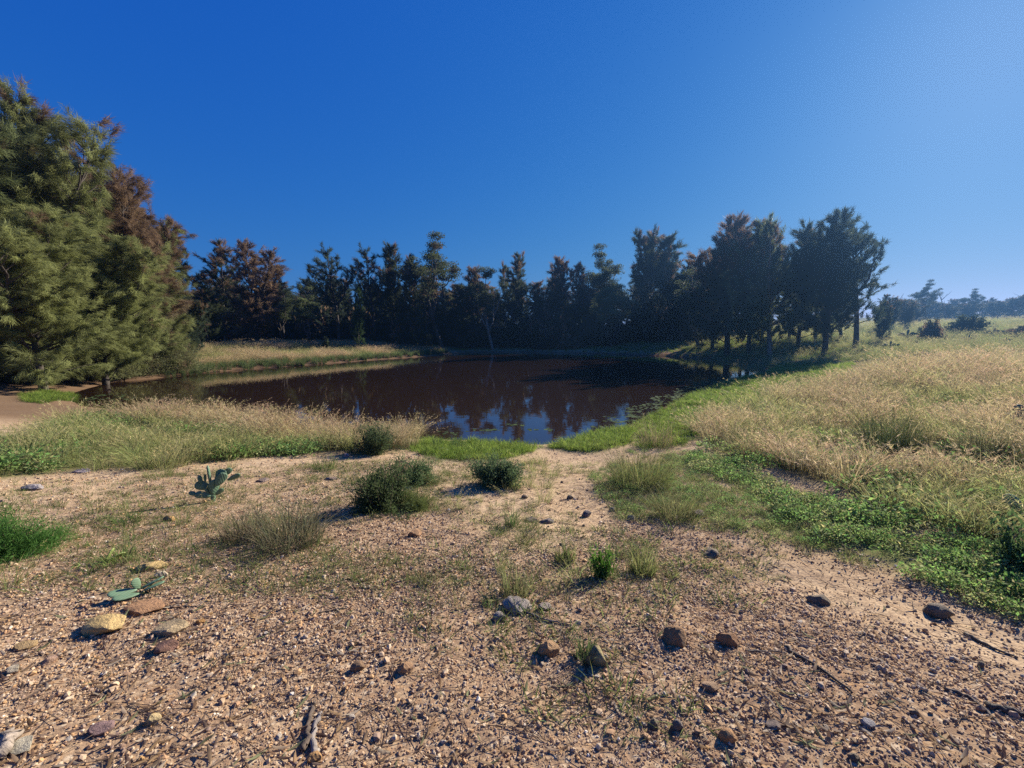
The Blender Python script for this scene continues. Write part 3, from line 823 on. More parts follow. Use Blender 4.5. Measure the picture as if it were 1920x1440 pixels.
def tuft(seed, n=46, r=.09, h=(.35, .6), lean=(.1, .35), W=.006, c0=STRAW0, c1=STRAW1, heads=0, drop=.15, seg=4, wind=(0, 0)):
    rng = np.random.default_rng(seed); mb = MB()
    a = rng.uniform(0, 6.283, n); rr = r * np.sqrt(rng.uniform(0, 1, n))
    root = np.stack([np.cos(a) * rr, np.sin(a) * rr, np.full(n, -.015)], 1)
    a2 = a + rng.normal(size=n) * .7
    out = np.stack([np.cos(a2) + wind[0], np.sin(a2) + wind[1], 0 * a], 1)
    hh = rng.uniform(*h, n); ll = rng.uniform(*lean, n)
    pos = blades(mb, root, out, hh, ll, W * rng.uniform(.7, 1.3, n), jitter(c0, n, rng), jitter(c1, n, rng), seg, drop, rng=rng)
    if heads:
        for i in rng.choice(n, heads, replace=False):
            k = 9; B = pos[i, -1] + (pos[i, -2] - pos[i, -1]) * rng.uniform(-.2, .9, k)[:, None]
            needles(mb, B, rng.normal(size=(k, 3)) * .5 + unit(pos[i, -1] - pos[i, -2]), .05, .007, rng, jitter(np.array(c1) * 1.1, k, rng, .12))
    return mb.mesh('tuft', M_GRASS)

def herb(seed, n=120, r=.16, h=.16, L=.042, W=.016, c=(.075, .12, .035)):
    rng = np.random.default_rng(seed); mb = MB()
    a = rng.uniform(0, 6.283, n); rr = r * np.sqrt(rng.uniform(0, 1, n))
    zz = rng.uniform(.0, 1, n) ** .7 * h * (1.05 - (rr / r) ** 2 * .6)
    B = np.stack([np.cos(a) * rr, np.sin(a) * rr, zz], 1)
    leaves(mb, B, np.stack([np.cos(a), np.sin(a), rng.uniform(-.2, .9, n)], 1) + rng.normal(size=(n, 3)) * .5, L * rng.uniform(.5, 1.2, n), W * rng.uniform(.7, 1.2, n), rng, jitter(c, n, rng, .28))
    k = 9; a = rng.uniform(0, 6.283, k)
    st = np.stack([np.cos(a), np.sin(a), 0 * a], 1)
    blades(mb, st * .01, st, np.full(k, h * .85), np.full(k, r * .7), np.full(k, .005), jitter((.08, .09, .04), k, rng), jitter((.10, .12, .05), k, rng), 3, 0, rng=rng)
    return mb.mesh('herb', M_GRASS)

def collection(name, meshes):
    c = bpy.data.collections.new(name)
    for i, me in enumerate(meshes):
        o = bpy.data.objects.new(f'{name}_{i}', me); c.objects.link(o)
    return c

def scatter(name, pts, scl, coll, ncoll, label, cat, seed=0, tilt=.12, rot=None):
    """one stuff object: instances of the collection's meshes on points"""
    rng = np.random.default_rng(seed); n = len(pts)
    me = bpy.data.meshes.new(name); me.vertices.add(n); me.vertices.foreach_set('co', np.asarray(pts, np.float32).ravel())
    if rot is None:
        rot = np.stack([rng.normal(size=n) * tilt, rng.normal(size=n) * tilt, rng.uniform(0, 6.283, n)], 1)
    a = me.attributes.new('rot', 'FLOAT_VECTOR', 'POINT'); a.data.foreach_set('vector', np.asarray(rot, np.float32).ravel())
    sc = np.asarray(scl, np.float32)
    if sc.ndim == 1: sc = np.repeat(sc[:, None], 3, 1)
    a = me.attributes.new('scl', 'FLOAT_VECTOR', 'POINT'); a.data.foreach_set('vector', np.ascontiguousarray(sc).ravel())
    a = me.attributes.new('idx', 'INT', 'POINT'); a.data.foreach_set('value', rng.integers(0, ncoll, n).astype(np.int32))
    o = link(name, me)
    ng = bpy.data.node_groups.new(name, 'GeometryNodeTree')
    ng.interface.new_socket('Geometry', in_out='INPUT', socket_type='NodeSocketGeometry')
    ng.interface.new_socket('Geometry', in_out='OUTPUT', socket_type='NodeSocketGeometry')
    N, L = ng.nodes, ng.links
    gi, go = N.new('NodeGroupInput'), N.new('NodeGroupOutput')
    ci = N.new('GeometryNodeCollectionInfo'); ci.inputs[0].default_value = coll
    ci.inputs['Separate Children'].default_value = True; ci.inputs['Reset Children'].default_value = True
    ip = N.new('GeometryNodeInstanceOnPoints'); ip.inputs['Pick Instance'].default_value = True
    def na(nm, ty):
        q = N.new('GeometryNodeInputNamedAttribute'); q.data_type = ty; q.inputs['Name'].default_value = nm
        return next(s for s in q.outputs if s.enabled and s.name == 'Attribute')
    e2r = N.new('FunctionNodeEulerToRotation')
    L.new(na('rot', 'FLOAT_VECTOR'), e2r.inputs[0])
    L.new(gi.outputs[0], ip.inputs['Points']); L.new(ci.outputs[0], ip.inputs['Instance'])
    L.new(na('idx', 'INT'), ip.inputs['Instance Index']); L.new(e2r.outputs[0], ip.inputs['Rotation']); L.new(na('scl', 'FLOAT_VECTOR'), ip.inputs['Scale'])
    L.new(ip.outputs[0], go.inputs[0])
    md = o.modifiers.new('scatter', 'NODES'); md.node_group = ng
    return tag(o, label, cat, None, 'stuff')

def sample_poly(poly, dens, rng, maxd=None, edge=.3, seed=1, freq=.8, amp=.5):
    """random ground points inside an outline; dens(x, y) in points per square metre"""
    P = np.array(poly); x0, y0 = P.min(0) - .5; x1, y1 = P.max(0) + .5
    out = []
    # coarse cells so that the density may vary strongly
    cs = max(.5, min((x1 - x0), (y1 - y0)) / 40)
    cx, cy = np.meshgrid(np.arange(x0, x1, cs), np.arange(y0, y1, cs)); cx, cy = cx.ravel(), cy.ravel()
    dn = dens(cx + cs / 2, cy + cs / 2) * cs * cs
    k = rng.poisson(np.clip(dn, 0, 6000))
    x = np.repeat(cx, k) + rng.uniform(0, cs, k.sum()); y = np.repeat(cy, k) + rng.uniform(0, cs, k.sum())
    m = sdist(poly, x, y) + amp * fbm(x * freq, y * freq, seed, 3) < 0
    m &= (y > .8) & (np.abs(x) < 1.45 * y + 2.5)
    x, y = x[m], y[m]
    return np.stack([x, y, height(x, y)], 1)

def dist_dens(near, r0=7., p=1.7, lo=.25):
    return lambda x, y: np.maximum(near * np.minimum(1, (r0 / np.maximum(np.hypot(x, y), .1)) ** p), lo)

def sizes(P, rng, a, b, r0=9., p=.42):
    return rng.uniform(a, b, len(P)) * np.maximum(1, (np.hypot(P[:, 0], P[:, 1]) / r0)) ** p

C_DRY = collection('dry_tufts', [tuft(50 + i, 50, .12, (.30, .62), (.15, .45), .0055, heads=14, c1=c1, wind=(.5, 0)) for i, c1 in enumerate([(.50, .39, .22), (.55, .42, .26), (.42, .36, .18), (.50, .35, .22)])])
C_MIX = collection('mixed_tufts', [tuft(60 + i, 50, .13, (.22, .5), (.12, .40), .006, c0=(.17, .20, .07), c1=c1, heads=6, wind=(.4, 0)) for i, c1 in enumerate([(.40, .37, .15), (.31, .34, .12), (.48, .41, .20)])])
C_GREEN = collection('green_tufts', [tuft(70 + i, 44, .09, (.07, .17), (.04, .16), .006, c0=(.11, .17, .03), c1=c1, seg=3) for i, c1 in enumerate([(.25, .35, .06), (.31, .39, .08), (.20, .29, .06)])])
C_SHORT = collection('short_tufts', [tuft(80 + i, 22, .06, (.03, .11), (.03, .12), .004, c0=(.12, .13, .05), c1=c1, seg=3) for i, c1 in enumerate([(.26, .23, .11), (.18, .21, .08), (.34, .28, .16)])])
C_LOW = collection('low_tufts', [tuft(85 + i, 22, .07, (.03, .10), (.03, .12), .0045, c0=(.11, .14, .045), c1=c1, seg=3) for i, c1 in enumerate([(.22, .25, .085), (.17, .23, .07), (.29, .27, .13)])])
C_SEDGE = collection('sedge_tufts', [tuft(90 + i, 60, .10, (.35, .7), (.05, .30), .007, c0=(.07, .095, .035), c1=(.15, .20, .08), drop=.05) for i in range(3)])
C_HERB = collection('herb_tufts', [herb(100 + i, 130, .17, .15, c=c) for i, c in enumerate([(.19, .30, .085), (.25, .34, .11), (.15, .24, .075), (.29, .31, .13)])])

g = np.random.default_rng(99)
P = sample_poly(Z_MEADOW, dist_dens(26), g, edge=.5, seed=31)
k = vnoise(P[:, 0] * .55, P[:, 1] * .55, 77) + .35 * vnoise(P[:, 0] * 2, P[:, 1] * 2, 78) + .25 * sstep(10, 5, np.hypot(P[:, 0], P[:, 1]))
tq = [(at(1665, 846), .95), (at(1845, 872), .7)]
ok = np.ones(len(P), bool)
for q, r_ in tq: ok &= np.hypot(P[:, 0] - q[0] * .96, P[:, 1] - q[1] * .96) > r_
P, k = P[ok], k[ok]
dry = k < .76
hg = .72 + .75 * vnoise(P[:, 0] * .8, P[:, 1] * .8, 71) * (.6 + .6 * vnoise(P[:, 0] * 2.6, P[:, 1] * 2.6, 72))
scatter('meadow_grass', P[dry], sizes(P, g, .75, 1.2)[dry] * hg[dry], C_DRY, 4, 'tall straw-coloured dry grass covering the meadow on the right', 'grass', 1)
scatter('meadow_green_grass', P[~dry], sizes(P, g, .7, 1.2)[~dry] * hg[~dry], C_MIX, 3, 'greener grass mixed into the dry meadow on the right', 'grass', 2)
P = sample_poly(Z_MEADOW, dist_dens(9, 6), g, edge=.5, seed=33)
kk = vnoise(P[:, 0] * .7, P[:, 1] * .7, 79) > .42
scatter('meadow_herbs', P[kk], sizes(P, g, .9, 1.7)[kk], C_HERB, 4, 'leafy green weeds growing low between the meadow grasses', 'weeds', 3)
Z_UP = [(17, 30), (24, 27), (60, 22), (150, 40), (150, 130), (70, 130), (40, 80), (26, 60), (18, 44)]
P = sample_poly(Z_UP, lambda x, y: np.maximum(3.2 * (32 / np.hypot(x, y)) ** 1.5, .45), g, seed=35, freq=.2, amp=1.5)
P = P[np.hypot(P[:, 0], P[:, 1]) < 125]
scatter('hill_grass', P, g.uniform(.9, 1.5, len(P)) * (np.hypot(P[:, 0], P[:, 1]) / 32) ** .5, C_MIX, 3, 'short yellow-green grass on the meadow hill', 'grass', 4)
P = sample_poly(Z_MAT, dist_dens(85, 6), g, seed=36, amp=.35)
scatter('creeping_weeds', P, sizes(P, g, .45, .95, 7), C_HERB, 4, 'bright green creeping weeds edging the bare ground on the right', 'weeds', 5)
P = sample_poly(Z_SPARSE, dist_dens(130, 6), g, seed=37, amp=.5)
kk = vnoise(P[:, 0] * 1.3, P[:, 1] * 1.3, 41) > .30
scatter('path_edge_grass', P[kk], sizes(P, g, .6, 1.2, 7)[kk], C_LOW, 3, 'short thin grass patch right of the sandy path', 'grass', 6)
P = sample_poly(Z_SPARSE, dist_dens(90, 6), g, seed=38, amp=.5)
kk = vnoise(P[:, 0] * 1.3, P[:, 1] * 1.3, 42) > .42
scatter('path_edge_weeds', P[kk], sizes(P, g, .25, .5, 7)[kk], C_HERB, 4, 'low green weeds right of the sandy path', 'weeds', 7)
P = sample_poly(Z_LBANK, dist_dens(30, 8, 1.2), g, seed=39, amp=.3)
dd = sdist(POND, P[:, 0], P[:, 1])
front = dd > 2.1 + .5 * fbm(P[:, 0], P[:, 1], 43)
thin = vnoise(P[:, 0] * 1.1, P[:, 1] * 1.1, 83) + .4 * vnoise(P[:, 0] * 3, P[:, 1] * 3, 84)
low = np.clip(.45 + thin, .5, 1.25)
fk = ~front & (thin > .38)
scatter('bank_dry_grass', P[fk], (sizes(P, g, .62, 1.05) * low)[fk], C_DRY, 4, 'tall pale dry grass fringing the near water edge on the left', 'grass', 8)
fr2 = front & (thin > .30)
scatter('bank_green_grass', P[fr2], (sizes(P, g, .55, 1.05) * low)[fr2], C_MIX, 3, 'greenish grass in front of the pale dry grass on the left bank', 'grass', 9)
P = sample_poly(Z_LBANK, dist_dens(34, 8, 1.2), g, seed=40, amp=.3)
dd = sdist(POND, P[:, 0], P[:, 1])
kk = (dd > 2.0) & (vnoise(P[:, 0] * .8, P[:, 1] * .8, 44) > .45)
scatter('bank_weeds', P[kk], sizes(P, g, .9, 1.8)[kk], C_HERB, 4, 'leafy green weeds massed along the front of the left bank', 'weeds', 10)
P = np.vstack([sample_poly(z, dist_dens(90, 9, 1.2), g, seed=45, amp=.2) for z in (Z_SHORE, Z_SHORE2)] + [sample_poly(Z_LGREEN, lambda x, y: np.full(x.shape, 30.), g, seed=46, amp=.1)])
scatter('shore_grass', P, sizes(P, g, .7, 1.3), C_GREEN, 3, 'bright green short grass where the path meets the water', 'grass', 11)
P = sample_poly(Z_MARSH, dist_dens(60, 9, 1.3, 1.5), g, seed=47, amp=.4)
scatter('marsh_grass', P, sizes(P, g, .55, 1.2), C_GREEN, 3, 'bright green marsh grass along the right shore', 'grass', 12)
P = sample_poly(Z_SPIT, lambda x, y: np.full(x.shape, 9.), g, seed=48, amp=.12)
P = P[P[:, 2] > WATER_Z - .08]
dd = sdist(POND, P[:, 0], P[:, 1]); ed = dd < 1.3
gr_ = vnoise(P[:, 0] * .4, P[:, 1] * .4, 97) > .62
scatter('spit_green_grass', P[~ed & gr_], g.uniform(1.0, 1.6, len(P))[~ed & gr_], C_MIX, 3, 'greener patches in the yellow grass of the spit', 'grass', 23)
scatter('spit_grass', P[~ed & ~gr_], g.uniform(1.0, 1.6, len(P))[~ed & ~gr_], C_DRY, 4, 'yellow grass covering the low spit across the pond', 'grass', 13)
scatter('spit_sedge', P[ed], g.uniform(.7, 1.15, len(P))[ed], C_SEDGE, 3, 'dark green sedge fringing the waterline of the grassy spit', 'sedge', 14)
# green fringe and thin growth in the shade of the far bank and beneath the left trees
FARB = [tuple(plane_at(a, b, -.6)) for a, b in [(850, 662), (1000, 660), (1240, 666), (1430, 682), (1600, 672), (1600, 655), (1440, 650), (1200, 646), (850, 646)]]
FARB2 = [(8, 62), (13, 44), (19, 36), (20, 30), (26, 27), (30, 40), (40, 80), (8, 90)]
P = np.vstack([sample_poly(FARB2, lambda x, y: np.full(x.shape, 2.2), g, seed=149, freq=.3, amp=1.2), sample_poly(FARB, lambda x, y: np.full(x.shape, 1.6), g, seed=49, freq=.3, amp=1.2)])
P = P[P[:, 2] > WATER_Z + .05]
scatter('far_bank_grass', P, g.uniform(1.0, 2.2, len(P)), C_GREEN, 3, 'short green grass on the shaded far bank beneath the grove', 'grass', 15)
LUND = poly_at([(-300, 712), (0, 700), (120, 696), (250, 700), (330, 690), (420, 668), (300, 672), (0, 684), (-300, 690)])
P = sample_poly(LUND, lambda x, y: np.full(x.shape, 3.5), g, seed=50, freq=.4, amp=.8)
scatter('left_bank_grass', P, g.uniform(.9, 2.2, len(P)), C_MIX, 3, 'thin grass at the feet of the left group of trees', 'grass', 16)
# scattered thin grass over the bare ground
Z_OPEN = poly_at([(-300, 960), (0, 905), (400, 880), (800, 860), (1130, 870), (1200, 960), (1450, 1030), (1500, 1100), (1100, 1130), (600, 1090), (0, 1120), (-300, 1150)])
P = sample_poly(Z_OPEN, dist_dens(95, 5, .9), g, seed=51, amp=.4)
kk = fbm(P[:, 0] * .75, P[:, 1] * .75, 52, 4) + .35 * sstep(1.0, -2.5, P[:, 0]) * (P[:, 1] > 3.6) > .03
scatter('sparse_grass', P[kk], sizes(P, g, .4, .95, 6)[kk], C_LOW, 3, 'sparse short grass thinly covering the bare sandy ground', 'grass', 17)

P = sample_poly(Z_OPEN, lambda x, y: 7 * sstep(.0, .5, fbm(x * .9, y * .9, 58, 3) + .1), g, seed=57, amp=.3)
scatter('thin_tufts', P, g.uniform(.25, .6, len(P)), C_MIX, 3, 'thin straggling grass wisps dotted over the bare ground', 'grass', 22)
# lily pads
def pad_leaf(seed):
    rng = np.random.default_rng(seed); k = 9; a = np.linspace(.25, 6.03, k); r = .5 * (1 + rng.normal(size=k) * .06)
    v = np.vstack([[0, 0, .012], np.stack([np.cos(a) * r, np.sin(a) * r * .85, rng.uniform(.012, .05, k)], 1)])
    return mesh_tris('pad_leaf', v, [(0, i, i + 1) for i in range(1, k)], np.tile(np.array([[.13, .19, .075]]) * rng.uniform(.7, 1.2), (k + 1, 1)), True, [M_GRASS])
C_LILY = collection('water_leaves', [pad_leaf(i) for i in range(4)])
Z_LILY = [tuple(plane_at(a, b, WATER_Z)) for a, b in [(1090, 800), (1120, 812), (1170, 803), (1205, 789), (1250, 763), (1300, 738), (1350, 718), (1410, 704), (1380, 700), (1310, 716), (1250, 738), (1200, 758), (1140, 778)]]
Z_LILY2 = [tuple(plane_at(a, b, WATER_Z)) for a, b in [(640, 812), (860, 820), (880, 806), (830, 795), (660, 792)]]
Z_LILY3 = [tuple(plane_at(a, b, WATER_Z)) for a, b in [(160, 757), (260, 748), (240, 736), (170, 740)]]
P1 = sample_poly(Z_LILY, lambda x, y: np.full(x.shape, 34.), g, seed=53, freq=1.2, amp=.9)
P2 = sample_poly(Z_LILY2, lambda x, y: np.full(x.shape, 22.), g, seed=54, freq=1.0, amp=.9)
P2 = P2[fbm(P2[:, 0] * 1.2, P2[:, 1] * 1.6, 55, 3) > .12]
P3 = sample_poly(Z_LILY3, lambda x, y: np.full(x.shape, 10.), g, seed=56, freq=.5, amp=.6)
P = np.vstack([P1, P2, P3, np.array([[*plane_at(a + g.normal() * 12, b + g.normal() * 1.5, 0 + WATER_Z), 0] for a, b in [(915, 806)] * 14 + [(1015, 806)] * 10 + [(960, 795)] * 6])])
P[:, 2] = WATER_Z
scatter('floating_leaves', P, g.uniform(.07, .17, len(P)), C_LILY, 4, 'small green water-weed leaves floating along the shore', 'water weed', 18, tilt=.05)

# ------------------------------------------------------------------ stones
def stone_mesh(seed, sub=2, cuts=9, rough=.10):
    import bmesh
    rng = np.random.default_rng(seed)
    bm = bmesh.new(); bmesh.ops.create_icosphere(bm, subdivisions=sub, radius=.5)
    nrm = unit(rng.normal(size=(cuts, 3))); off = rng.uniform(.26, .44, cuts)
    for v in bm.verts:
        p = np.array(v.co)
        for n_, o_ in zip(nrm, off):
            s = p @ n_
            if s > o_: p = p - n_ * (s - o_)
        p = p + rng.normal(size=3) * rough * .12
        v.co = p
    me = bpy.data.meshes.new('stone'); bm.to_mesh(me); bm.free(); me.materials.append(M_STONE)
    return me
STONES = [stone_mesh(200 + i, 3, 11, .08) for i in range(9)]
PEB = [stone_mesh(300 + i, 1, 6, .3) for i in range(10)]
for m_ in PEB:
    m_.materials.clear(); m_.materials.append(M_GRAVEL)

def stone(px, py, w, h, colr, label, d=None, rz=None, tilt=0, group=None, name='stone', mesh=None, sink=.30):
    p = at(px, py + h * .25); s = S(w, p) * .92; hz = S(h, p) * 1.05; dd = s * (.75 if d is None else d)
    o = link(name, mesh or STONES[trng.randrange(9)], None, (p[0], p[1], p[2] + hz * (.5 - sink)), (trng.uniform(-.12, .12), tilt, trng.uniform(-.5, .5) if rz is None else rz), (s * 1.12, dd * 1.12, hz * 1.12), (*colr, 1))
    return tag(o, label, 'stone', group)

OCH, TAN, RED, GREY, DKS, PUR = (.52, .36, .15), (.46, .34, .19), (.34, .18, .09), (.30, .26, .21), (.19, .145, .10), (.26, .18, .14)
for a in [
    (203, 1170, 84, 26, OCH, 'large flat ochre stone lying before the fallen cactus, long shadow on its left'),
    (321, 1178, 54, 28, TAN, 'tan wedge-shaped stone right of the large flat ochre stone'),
    (272, 1138, 70, 20, (.40, .22, .11), 'long brick-like orange stone under the fallen cactus pads'),
    (312, 1212, 38, 24, (.24, .13, .09), 'small angular red-brown stone below the tan wedge-shaped stone'),
    (285, 1060, 52, 18, OCH, 'smooth ochre stone behind the fallen cactus pads'),
    (303, 1078, 22, 16, (.55, .45, .30), 'small pale cream stone just above the fallen cactus pads'),
    (318, 973, 24, 12, (.45, .27, .10), 'small orange stone in the shade of the upright prickly pear'),
    (376, 1165, 16, 12, (.45, .24, .08), 'little bright orange stone right of the brick-like stone'),
    (62, 914, 36, 13, (.36, .31, .29), 'pale grey stone on bare ground near the left grass bank'),
    (153, 883, 26, 9, (.42, .34, .33), 'pale pinkish stone against the front of the left grass bank'),
    (648, 855, 14, 12, (.36, .27, .27), 'round pinkish-grey stone left of the near-water shrub'),
    (493, 901, 24, 9, (.26, .19, .15), 'flat brown stone right of the upright prickly pear'),
    (622, 897, 26, 8, (.24, .17, .13), 'flat brown stone left of the large dark shrub'),
    (831, 844, 26, 10, (.36, .31, .27), 'light grey stone at the bright shore grass'),
    (779, 1001, 28, 18, (.40, .23, .12), 'orange-brown stone in thin grass left of the path'),
    (1026, 1217, 46, 34, (.40, .24, .12), 'rounded orange sandstone block in the middle of the gravel'),
    (1266, 1190, 62, 36, (.28, .16, .08), 'large angular brown stone, left of the matching pair'),
    (1366, 1197, 42, 32, (.30, .16, .08), 'blocky brown stone right of the large angular brown stone'),
    (1536, 1123, 42, 22, DKS, 'dark rounded stone at the edge of the sandy strip on the right'),
    (1760, 1146, 48, 26, DKS, 'dark lumpy stone beside the green creeping weeds at right'),
    (1335, 1038, 40, 16, DKS, 'dark flat stone half in the ground below the thin grass patch'),
    (1309, 963, 30, 14, (.22, .16, .14), 'reddish-grey stone at the brown grass tussock'),
    (1331, 1287, 30, 22, (.34, .22, .13), 'tan angular stone below the pair of brown stones'),
    (936, 1157, 28, 20, (.32, .27, .23), 'grey stone in front of the cracked grey lump'),
    (1021, 1137, 26, 16, (.33, .26, .22), 'grey-pink stone right of the cracked grey lump'),
    (996, 975, 24, 10, DKS, 'left one of the dark stones side by side on the path'),
    (1026, 977, 30, 13, (.16, .13, .12), 'larger right one of the dark stones side by side on the path'),
    (1100, 964, 22, 14, (.18, .15, .14), 'dark pointed pyramid-shaped stone on the sandy path'),
    (984, 932, 14, 8, DKS, 'small dark stone on the path right below the round shrub'),
    (1069, 933, 14, 9, DKS, 'small dark stone in the middle of the sandy path'),
    (1148, 955, 16, 10, GREY, 'grey stone at the path edge by the thin grass patch'),
    (1184, 970, 20, 10, GREY, 'grey oval stone inside the edge of the thin grass patch'),
    (758, 1253, 34, 22, (.36, .21, .11), 'orange-brown stone left of centre in the gravel with dark shadow'),
    (672, 1250, 30, 20, (.26, .16, .09), 'brown stone left of the orange-brown stone in the gravel'),
    (1600, 1420, 22, 16, DKS, 'dark stone at the bottom edge right of centre'),
    (1450, 1360, 28, 18, (.20, .15, .12), 'brown-grey stone among dry leaves at the lower right'),
    (1365, 1380, 36, 24, (.40, .22, .10), 'orange stone among curled leaves at the bottom centre-right'),
    (1225, 1358, 26, 22, DKS, 'dark round stone, left one of two at the bottom'),
    (1270, 1360, 24, 22, (.20, .16, .13), 'dark round stone, right one of two at the bottom'),
    (1626, 1355, 26, 20, (.34, .31, .29), 'grey-white stone casting a dark shadow at the lower right'),
    (1716, 1336, 18, 14, DKS, 'dark round stone in the litter at the lower right'),
    (1838, 1246, 16, 14, DKS, 'lone dark pebble on smooth sand near the right edge'),
    (190, 1365, 40, 24, (.27, .17, .15), 'purple-brown stone at the lower left'),
    (42, 1398, 46, 20, (.48, .42, .30), 'pale flat stone in the bottom left corner'),
    (285, 1350, 32, 24, (.48, .36, .18), 'yellow-tan flat stone at the lower left'),
    (25, 1255, 26, 18, (.48, .40, .28), 'cream stone at the left edge of the gravel'),
    (48, 1210, 34, 16, (.42, .28, .13), 'ochre stone left of the long-shadowed flat stone'),
    (92, 1238, 30, 14, (.38, .24, .16), 'flat brown stone below the ochre one at the left'),
    (590, 1420, 28, 22, (.42, .24, .10), 'orange stone at the bottom edge beside the forked stick'),
]: stone(*a)

# the cracked grey lump and the standing triangular slab
lm = MB()
for cx_, cy_, cz_, r_ in [(-.1, 0, .2, .34), (.17, -.05, .15, .30), (.02, -.2, .1, .28), (.36, -.12, .06, .2)]:
    rng_ = np.random.default_rng(int(abs(cx_) * 100) + 3)
    import bmesh
    bm_ = bmesh.new(); bmesh.ops.create_icosphere(bm_, subdivisions=3, radius=r_)
    v_ = np.array([v.co for v in bm_.verts]); v_ = v_ * (1 + .10 * np.sin(v_[:, :1] * 21 + v_[:, 2:] * 13)) + rng_.normal(size=v_.shape) * .006
    lm.add(v_ * [1, .9, .8] + [cx_, cy_, cz_], [[v.index for v in f.verts] for f in bm_.faces]); bm_.free()
p = at(967, 1140); s = S(56, p)
tag(link('cracked_stone', lm.mesh('cracked_stone', M_STONE, True), None, p, (0, 0, .2), (s, s, s * .8), (.34, .285, .235, 1)), 'cracked lumpy grey stone at the foot of a grass tuft in the centre', 'stone')
p = at(1117, 1250); s = S(58, p)
v_ = np.array([[-.45, -.1, -.1], [.5, .1, -.1], [.45, .3, -.1], [-.4, .2, -.1], [-.15, .05, .85], [.02, .2, .8]])
t_ = [(0, 1, 4), (1, 5, 4), (1, 2, 5), (2, 3, 5), (3, 4, 5), (3, 0, 4), (0, 2, 1), (0, 3, 2)]
tag(link('slab_stone', mesh_tris('slab_stone', v_, t_, None, False, [M_STONE]), None, p, (0, .1, -.3), (s, s * .6, s * .85), (.33, .27, .14, 1)), 'upright triangular olive-tan slab of stone beside a weed', 'stone')

# medium stones strewn through the gravel, alike
srng = random.Random(12)
GC = [(.46, .32, .18), (.38, .23, .12), (.32, .22, .15), (.42, .32, .22), (.58, .49, .38), (.46, .27, .11), (.28, .20, .14)]
for i in range(150):
    px, py = srng.uniform(-60, 1980), 1440 - 330 * srng.random() ** .9 + 20
    if py < 1120 and srng.random() < .5: continue
    w = srng.uniform(7, 13) * (.7 + .5 * (py - 1080) / 360)
    stone(px, py, w, w * srng.uniform(.5, .75), srng.choice(GC), 'small loose stone, a little bigger than the gravel around it', None, srng.uniform(0, 6), 0, 'small stones strewn in the gravel', 'small_stone', srng.choice(STONES[:6]))
for i in range(40):
    px, py = srng.uniform(880, 1180), srng.uniform(880, 1060)
    w = srng.uniform(4, 9)
    stone(px, py, w, w * .6, srng.choice([DKS, PUR, (.2, .15, .12)]), 'small dark clod lying on the sandy path to the water', None, srng.uniform(0, 6), 0, 'small dark clods on the sandy path', 'small_clod', srng.choice(STONES[:6]))

# gravel, leaf litter, twigs
C_PEB = collection('pebbles', PEB)
FG_POLY = [(-9, .7), (9, .7), (11, 9), (-11, 9)]
def gd(x, y):
    r_ = np.hypot(x, y)
    return np.clip(18000 * (1.7 / np.maximum(r_, 1.2)) ** 1.5, 150, 18000) * np.clip(1.2 - sstep(3.4, 7.2, r_ + .3 * x + 1.3 * fbm(x * .7, y * .7, 8, 3)), .14, 1) * (np.abs(x) < 1.4 * y + .7) * (r_ > .9)
P = sample_poly(FG_POLY, gd, g, seed=60, amp=.1)
Z_PATH = poly_at([(880, 872), (1130, 862), (1180, 955), (1130, 1015), (980, 1030), (890, 1000), (840, 930)])
Z_STRIP = poly_at([(1420, 1030), (1600, 1075), (1900, 1185), (1990, 1290), (1780, 1205), (1580, 1130), (1440, 1085)])
bare = np.minimum(sdist(Z_PATH, P[:, 0], P[:, 1]), sdist(Z_STRIP, P[:, 0], P[:, 1])) + .35 * fbm(P[:, 0] * 1.5, P[:, 1] * 1.5, 65, 3)
P = P[g.uniform(0, 1, len(P)) < .12 + .88 * sstep(-.15, .25, bare)]
veg = np.minimum.reduce([sdist(z, P[:, 0], P[:, 1]) for z in (Z_MAT, Z_SPARSE, Z_LBANK, Z_SHORE, Z_MEADOW)])
sandy = fbm(P[:, 0] * .9, P[:, 1] * .9, 61, 3)
keep = (veg > -.1) & (g.uniform(0, 1, len(P)) < .42 + .9 * sstep(-.15, .25, sandy))
P = P[keep]
sz = .0035 * np.exp(g.normal(size=len(P)) * .52) * (1 + .10 * np.maximum(0, np.hypot(P[:, 0], P[:, 1]) - 1.5))
sz = np.minimum(sz, .020)
P[:, 2] += sz * .34
sc = sz[:, None] * 2 * g.uniform(.65, 1.25, (len(P), 3)) * np.array([1, 1, .75])
scatter('gravel', P, sc, C_PEB, 10, 'brown and tan gravel covering the foreground', 'gravel', 19, tilt=.5)
print('gravel', len(P))

def litter_leaf(seed, col):
    rng = np.random.default_rng(seed); k = 6
    t = np.linspace(0, 1, k + 1); w = .085 * np.sin(t * math.pi) ** .8; cv = rng.uniform(-.35, .35); lift = rng.uniform(.02, .14)
    x = t - .5; y = cv * (x ** 2); z = lift * (4 * x ** 2) + .02
    v = np.concatenate([np.stack([x, y - w, z + .02 * rng.normal(size=k + 1)], 1), np.stack([x, y, z + .03], 1), np.stack([x, y + w, z], 1)])
    n = k + 1; tt = []
    for i in range(k):
        for o in (0, n):
            tt += [(o + i, o + i + 1, o + n + i + 1), (o + i, o + n + i + 1, o + n + i)]
    return mesh_tris('leaf', v, tt, np.tile(np.array([col]), (len(v), 1)), True, [M_GRASS])
C_LEAF = collection('dry_leaves', [litter_leaf(i, c) for i, c in enumerate([(.34, .24, .15), (.42, .32, .22), (.28, .18, .11), (.22, .16, .12), (.46, .38, .28), (.24, .25, .13), (.36, .24, .13), (.18, .12, .09)])])
